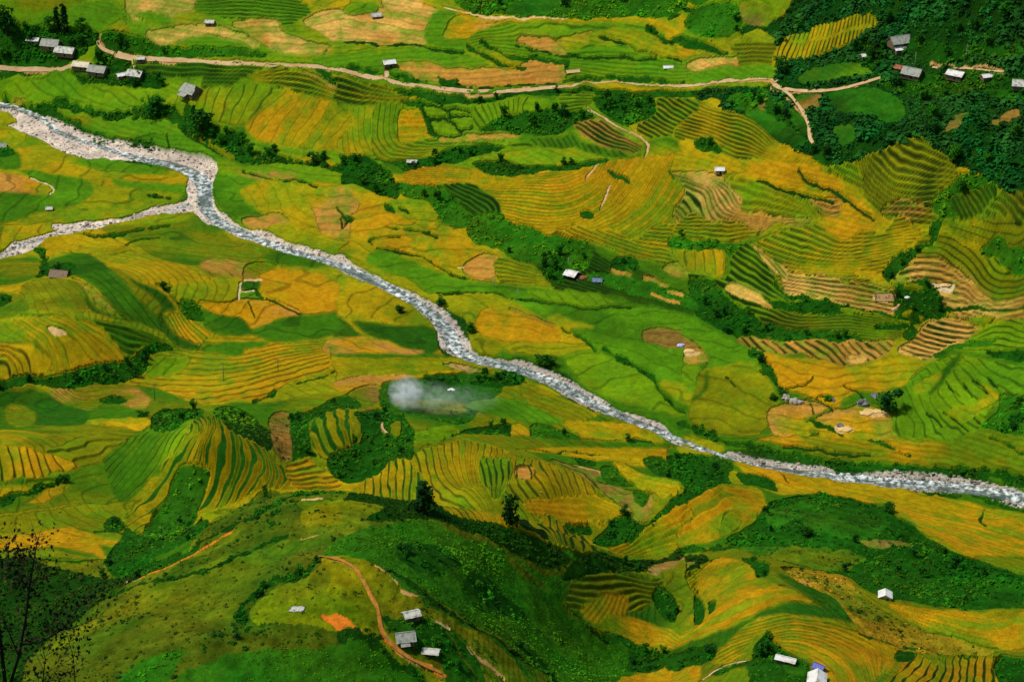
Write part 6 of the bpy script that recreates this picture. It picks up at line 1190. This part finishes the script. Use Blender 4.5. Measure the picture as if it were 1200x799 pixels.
# ================================================================ sapling in front, on the viewpoint hill
def up(px, py, d):
    a, s = ray(px, py); return Vector((d*math.sin(a), d*math.cos(a), HC+s*d))
D0 = 56.0; bx = up(8, 815, D0); base_z = float(gz(np.array([bx.x]), np.array([bx.y]))[0]); root = Vector((bx.x-.3, bx.y, base_z))
sap = thing('sapling', 'thin dark sapling with sparse reddish leaves close by in the lower left corner', 'tree', root)
stems = [[(8,815,56),(22,768,56),(30,725,56),(34,690,56.1),(40,655,56.2),(43,638,56.2),(46,629,56.2)], [(22,768,56),(8,735,55.7),(0,715,55.5),(-6,690,55.3)], [(25,755,56),(48,752,56.4),(72,738,56.8),(92,712,57),(100,700,57),(122,690,57.2)], [(72,738,56.8),(88,735,57),(118,722,57.2)], [(50,800,56.2),(53,772,56.2),(48,752,56.3)], [(34,690,56),(20,672,55.8),(12,655,55.7),(6,640,55.6)], [(20,672,55.8),(26,652,56),(22,640,56)], [(32,705,56),(36,690,56.4),(48,664,56.6)], [(88,800,56.6),(86,770,56.6),(80,748,56.7)], [(10,812,56),(40,800,56.1),(70,796,56.4),(86,785,56.5)]]
bm = bmesh.new(); tube(bm, [Vector((0,0,-.3)), (bx-root)*.5+Vector((.1,0,0)), bx-root], [.07,.06,.052], 8)
tips = []; tips2 = []
for k, st in enumerate(stems):
    pts = [up(*s)-root for s in st]; r0 = [.05,.022,.03,.015,.02,.02,.014,.014,.018,.02][k]; tube(bm, pts, [max(r0*(1-.8*i/(len(pts)-1)), .008) for i in range(len(pts))], 6)
    for i in range(len(pts)-1):
        for t_ in np.linspace(0, 1, 7):
            if k or i >= 1: tips.append((pts[i].lerp(pts[i+1], float(t_)), i/(len(pts)-1), k))
tw = random.Random(4)
for c_, t_, k in [q_ for q_ in tips if q_[2] or q_[1] > .5]:
    if tw.random() < .8:
        d_ = Vector((tw.uniform(-1,1), tw.uniform(-1,1), tw.uniform(-.2,1))).normalized()*tw.uniform(.25,.7); e_ = c_+d_+Vector((0,0,tw.uniform(-.1,.15))); tube(bm, [c_, c_+d_*.5+Vector((0,0,.04)), e_], [.009,.007,.004], 4); tips2.append((e_, t_, k))
tips += tips2
bmesh_obj('trunk', bm, plain('dark_bark', (30,22,18), .9, .2, 6), sap, True)
lv, lf, lc = [], [], []; o_ = 0
heavy = {0:3, 5:9, 6:8, 7:7, 2:7, 3:6, 1:5, 4:4, 8:4, 9:4}
for c_, t_, k in tips:
    for _ in range(heavy.get(k, 4) if not (k == 0 and t_ < .45) else 3):
        if rng.random() > .62: continue
        ctr = np.array(c_[:])+rng.normal(size=3)*np.array([.26,.26,.22]); dirv = rng.normal(size=3); dirv[2] -= .6; dirv /= np.linalg.norm(dirv); sd = np.cross(dirv, rng.normal(size=3)); sd /= np.linalg.norm(sd); l = rng.uniform(.07,.17); w = l*.34
        lv += [ctr, ctr+dirv*l*.5+sd*w, ctr+dirv*l, ctr+dirv*l*.5-sd*w]; lf.append([o_,o_+1,o_+2,o_+3]); o_ += 4; cc = lin((52,40,24)) if rng.random() < .6 else lin((30,44,20)); lc += [cc*rng.uniform(.6,1.3)]*4
link('foliage', mesh_np('foliage', np.array(lv), np.array(lf), np.array(lc), M_leaf, False), sap)
# ================================================================ light, sky, camera
D = Vector((-.48, .03, .87)).normalized(); el = math.asin(D.z); rotz = math.atan2(D.x, D.y)
sun = bpy.data.lights.new('sun', 'SUN'); sun.energy = SUN_E; sun.angle = math.radians(8); sun.color = (1,.965,.89); so = link('sun', sun); so.rotation_euler = D.to_track_quat('Z','Y').to_euler()
wd = bpy.data.worlds.new('World'); scene.world = wd; wd.use_nodes = True; wt = wd.node_tree; sky = wt.nodes.new('ShaderNodeTexSky'); sky.sky_type = 'NISHITA'; sky.sun_disc = False; sky.sun_elevation = el; sky.sun_rotation = rotz
bgn = wt.nodes['Background']; wt.links.new(sky.outputs[0], bgn.inputs[0]); bgn.inputs[1].default_value = SKY_E
cam = bpy.data.cameras.new('camera'); co = link('camera', cam); co.location = (0,0,HC); co.rotation_euler = (math.radians(90)-PITCH, 0, 0); cam.sensor_fit = 'HORIZONTAL'; cam.angle = math.radians(24); cam.clip_start = 1; cam.clip_end = 30000
scene.camera = co; vs_ = scene.view_settings; vs_.view_transform = 'Standard'; vs_.look = 'None'; vs_.exposure = EXPO; vs_.gamma = 1
scene.cycles.max_bounces = 16; scene.cycles.diffuse_bounces = 2; scene.cycles.volume_bounces = 14; scene.cycles.use_denoising = True
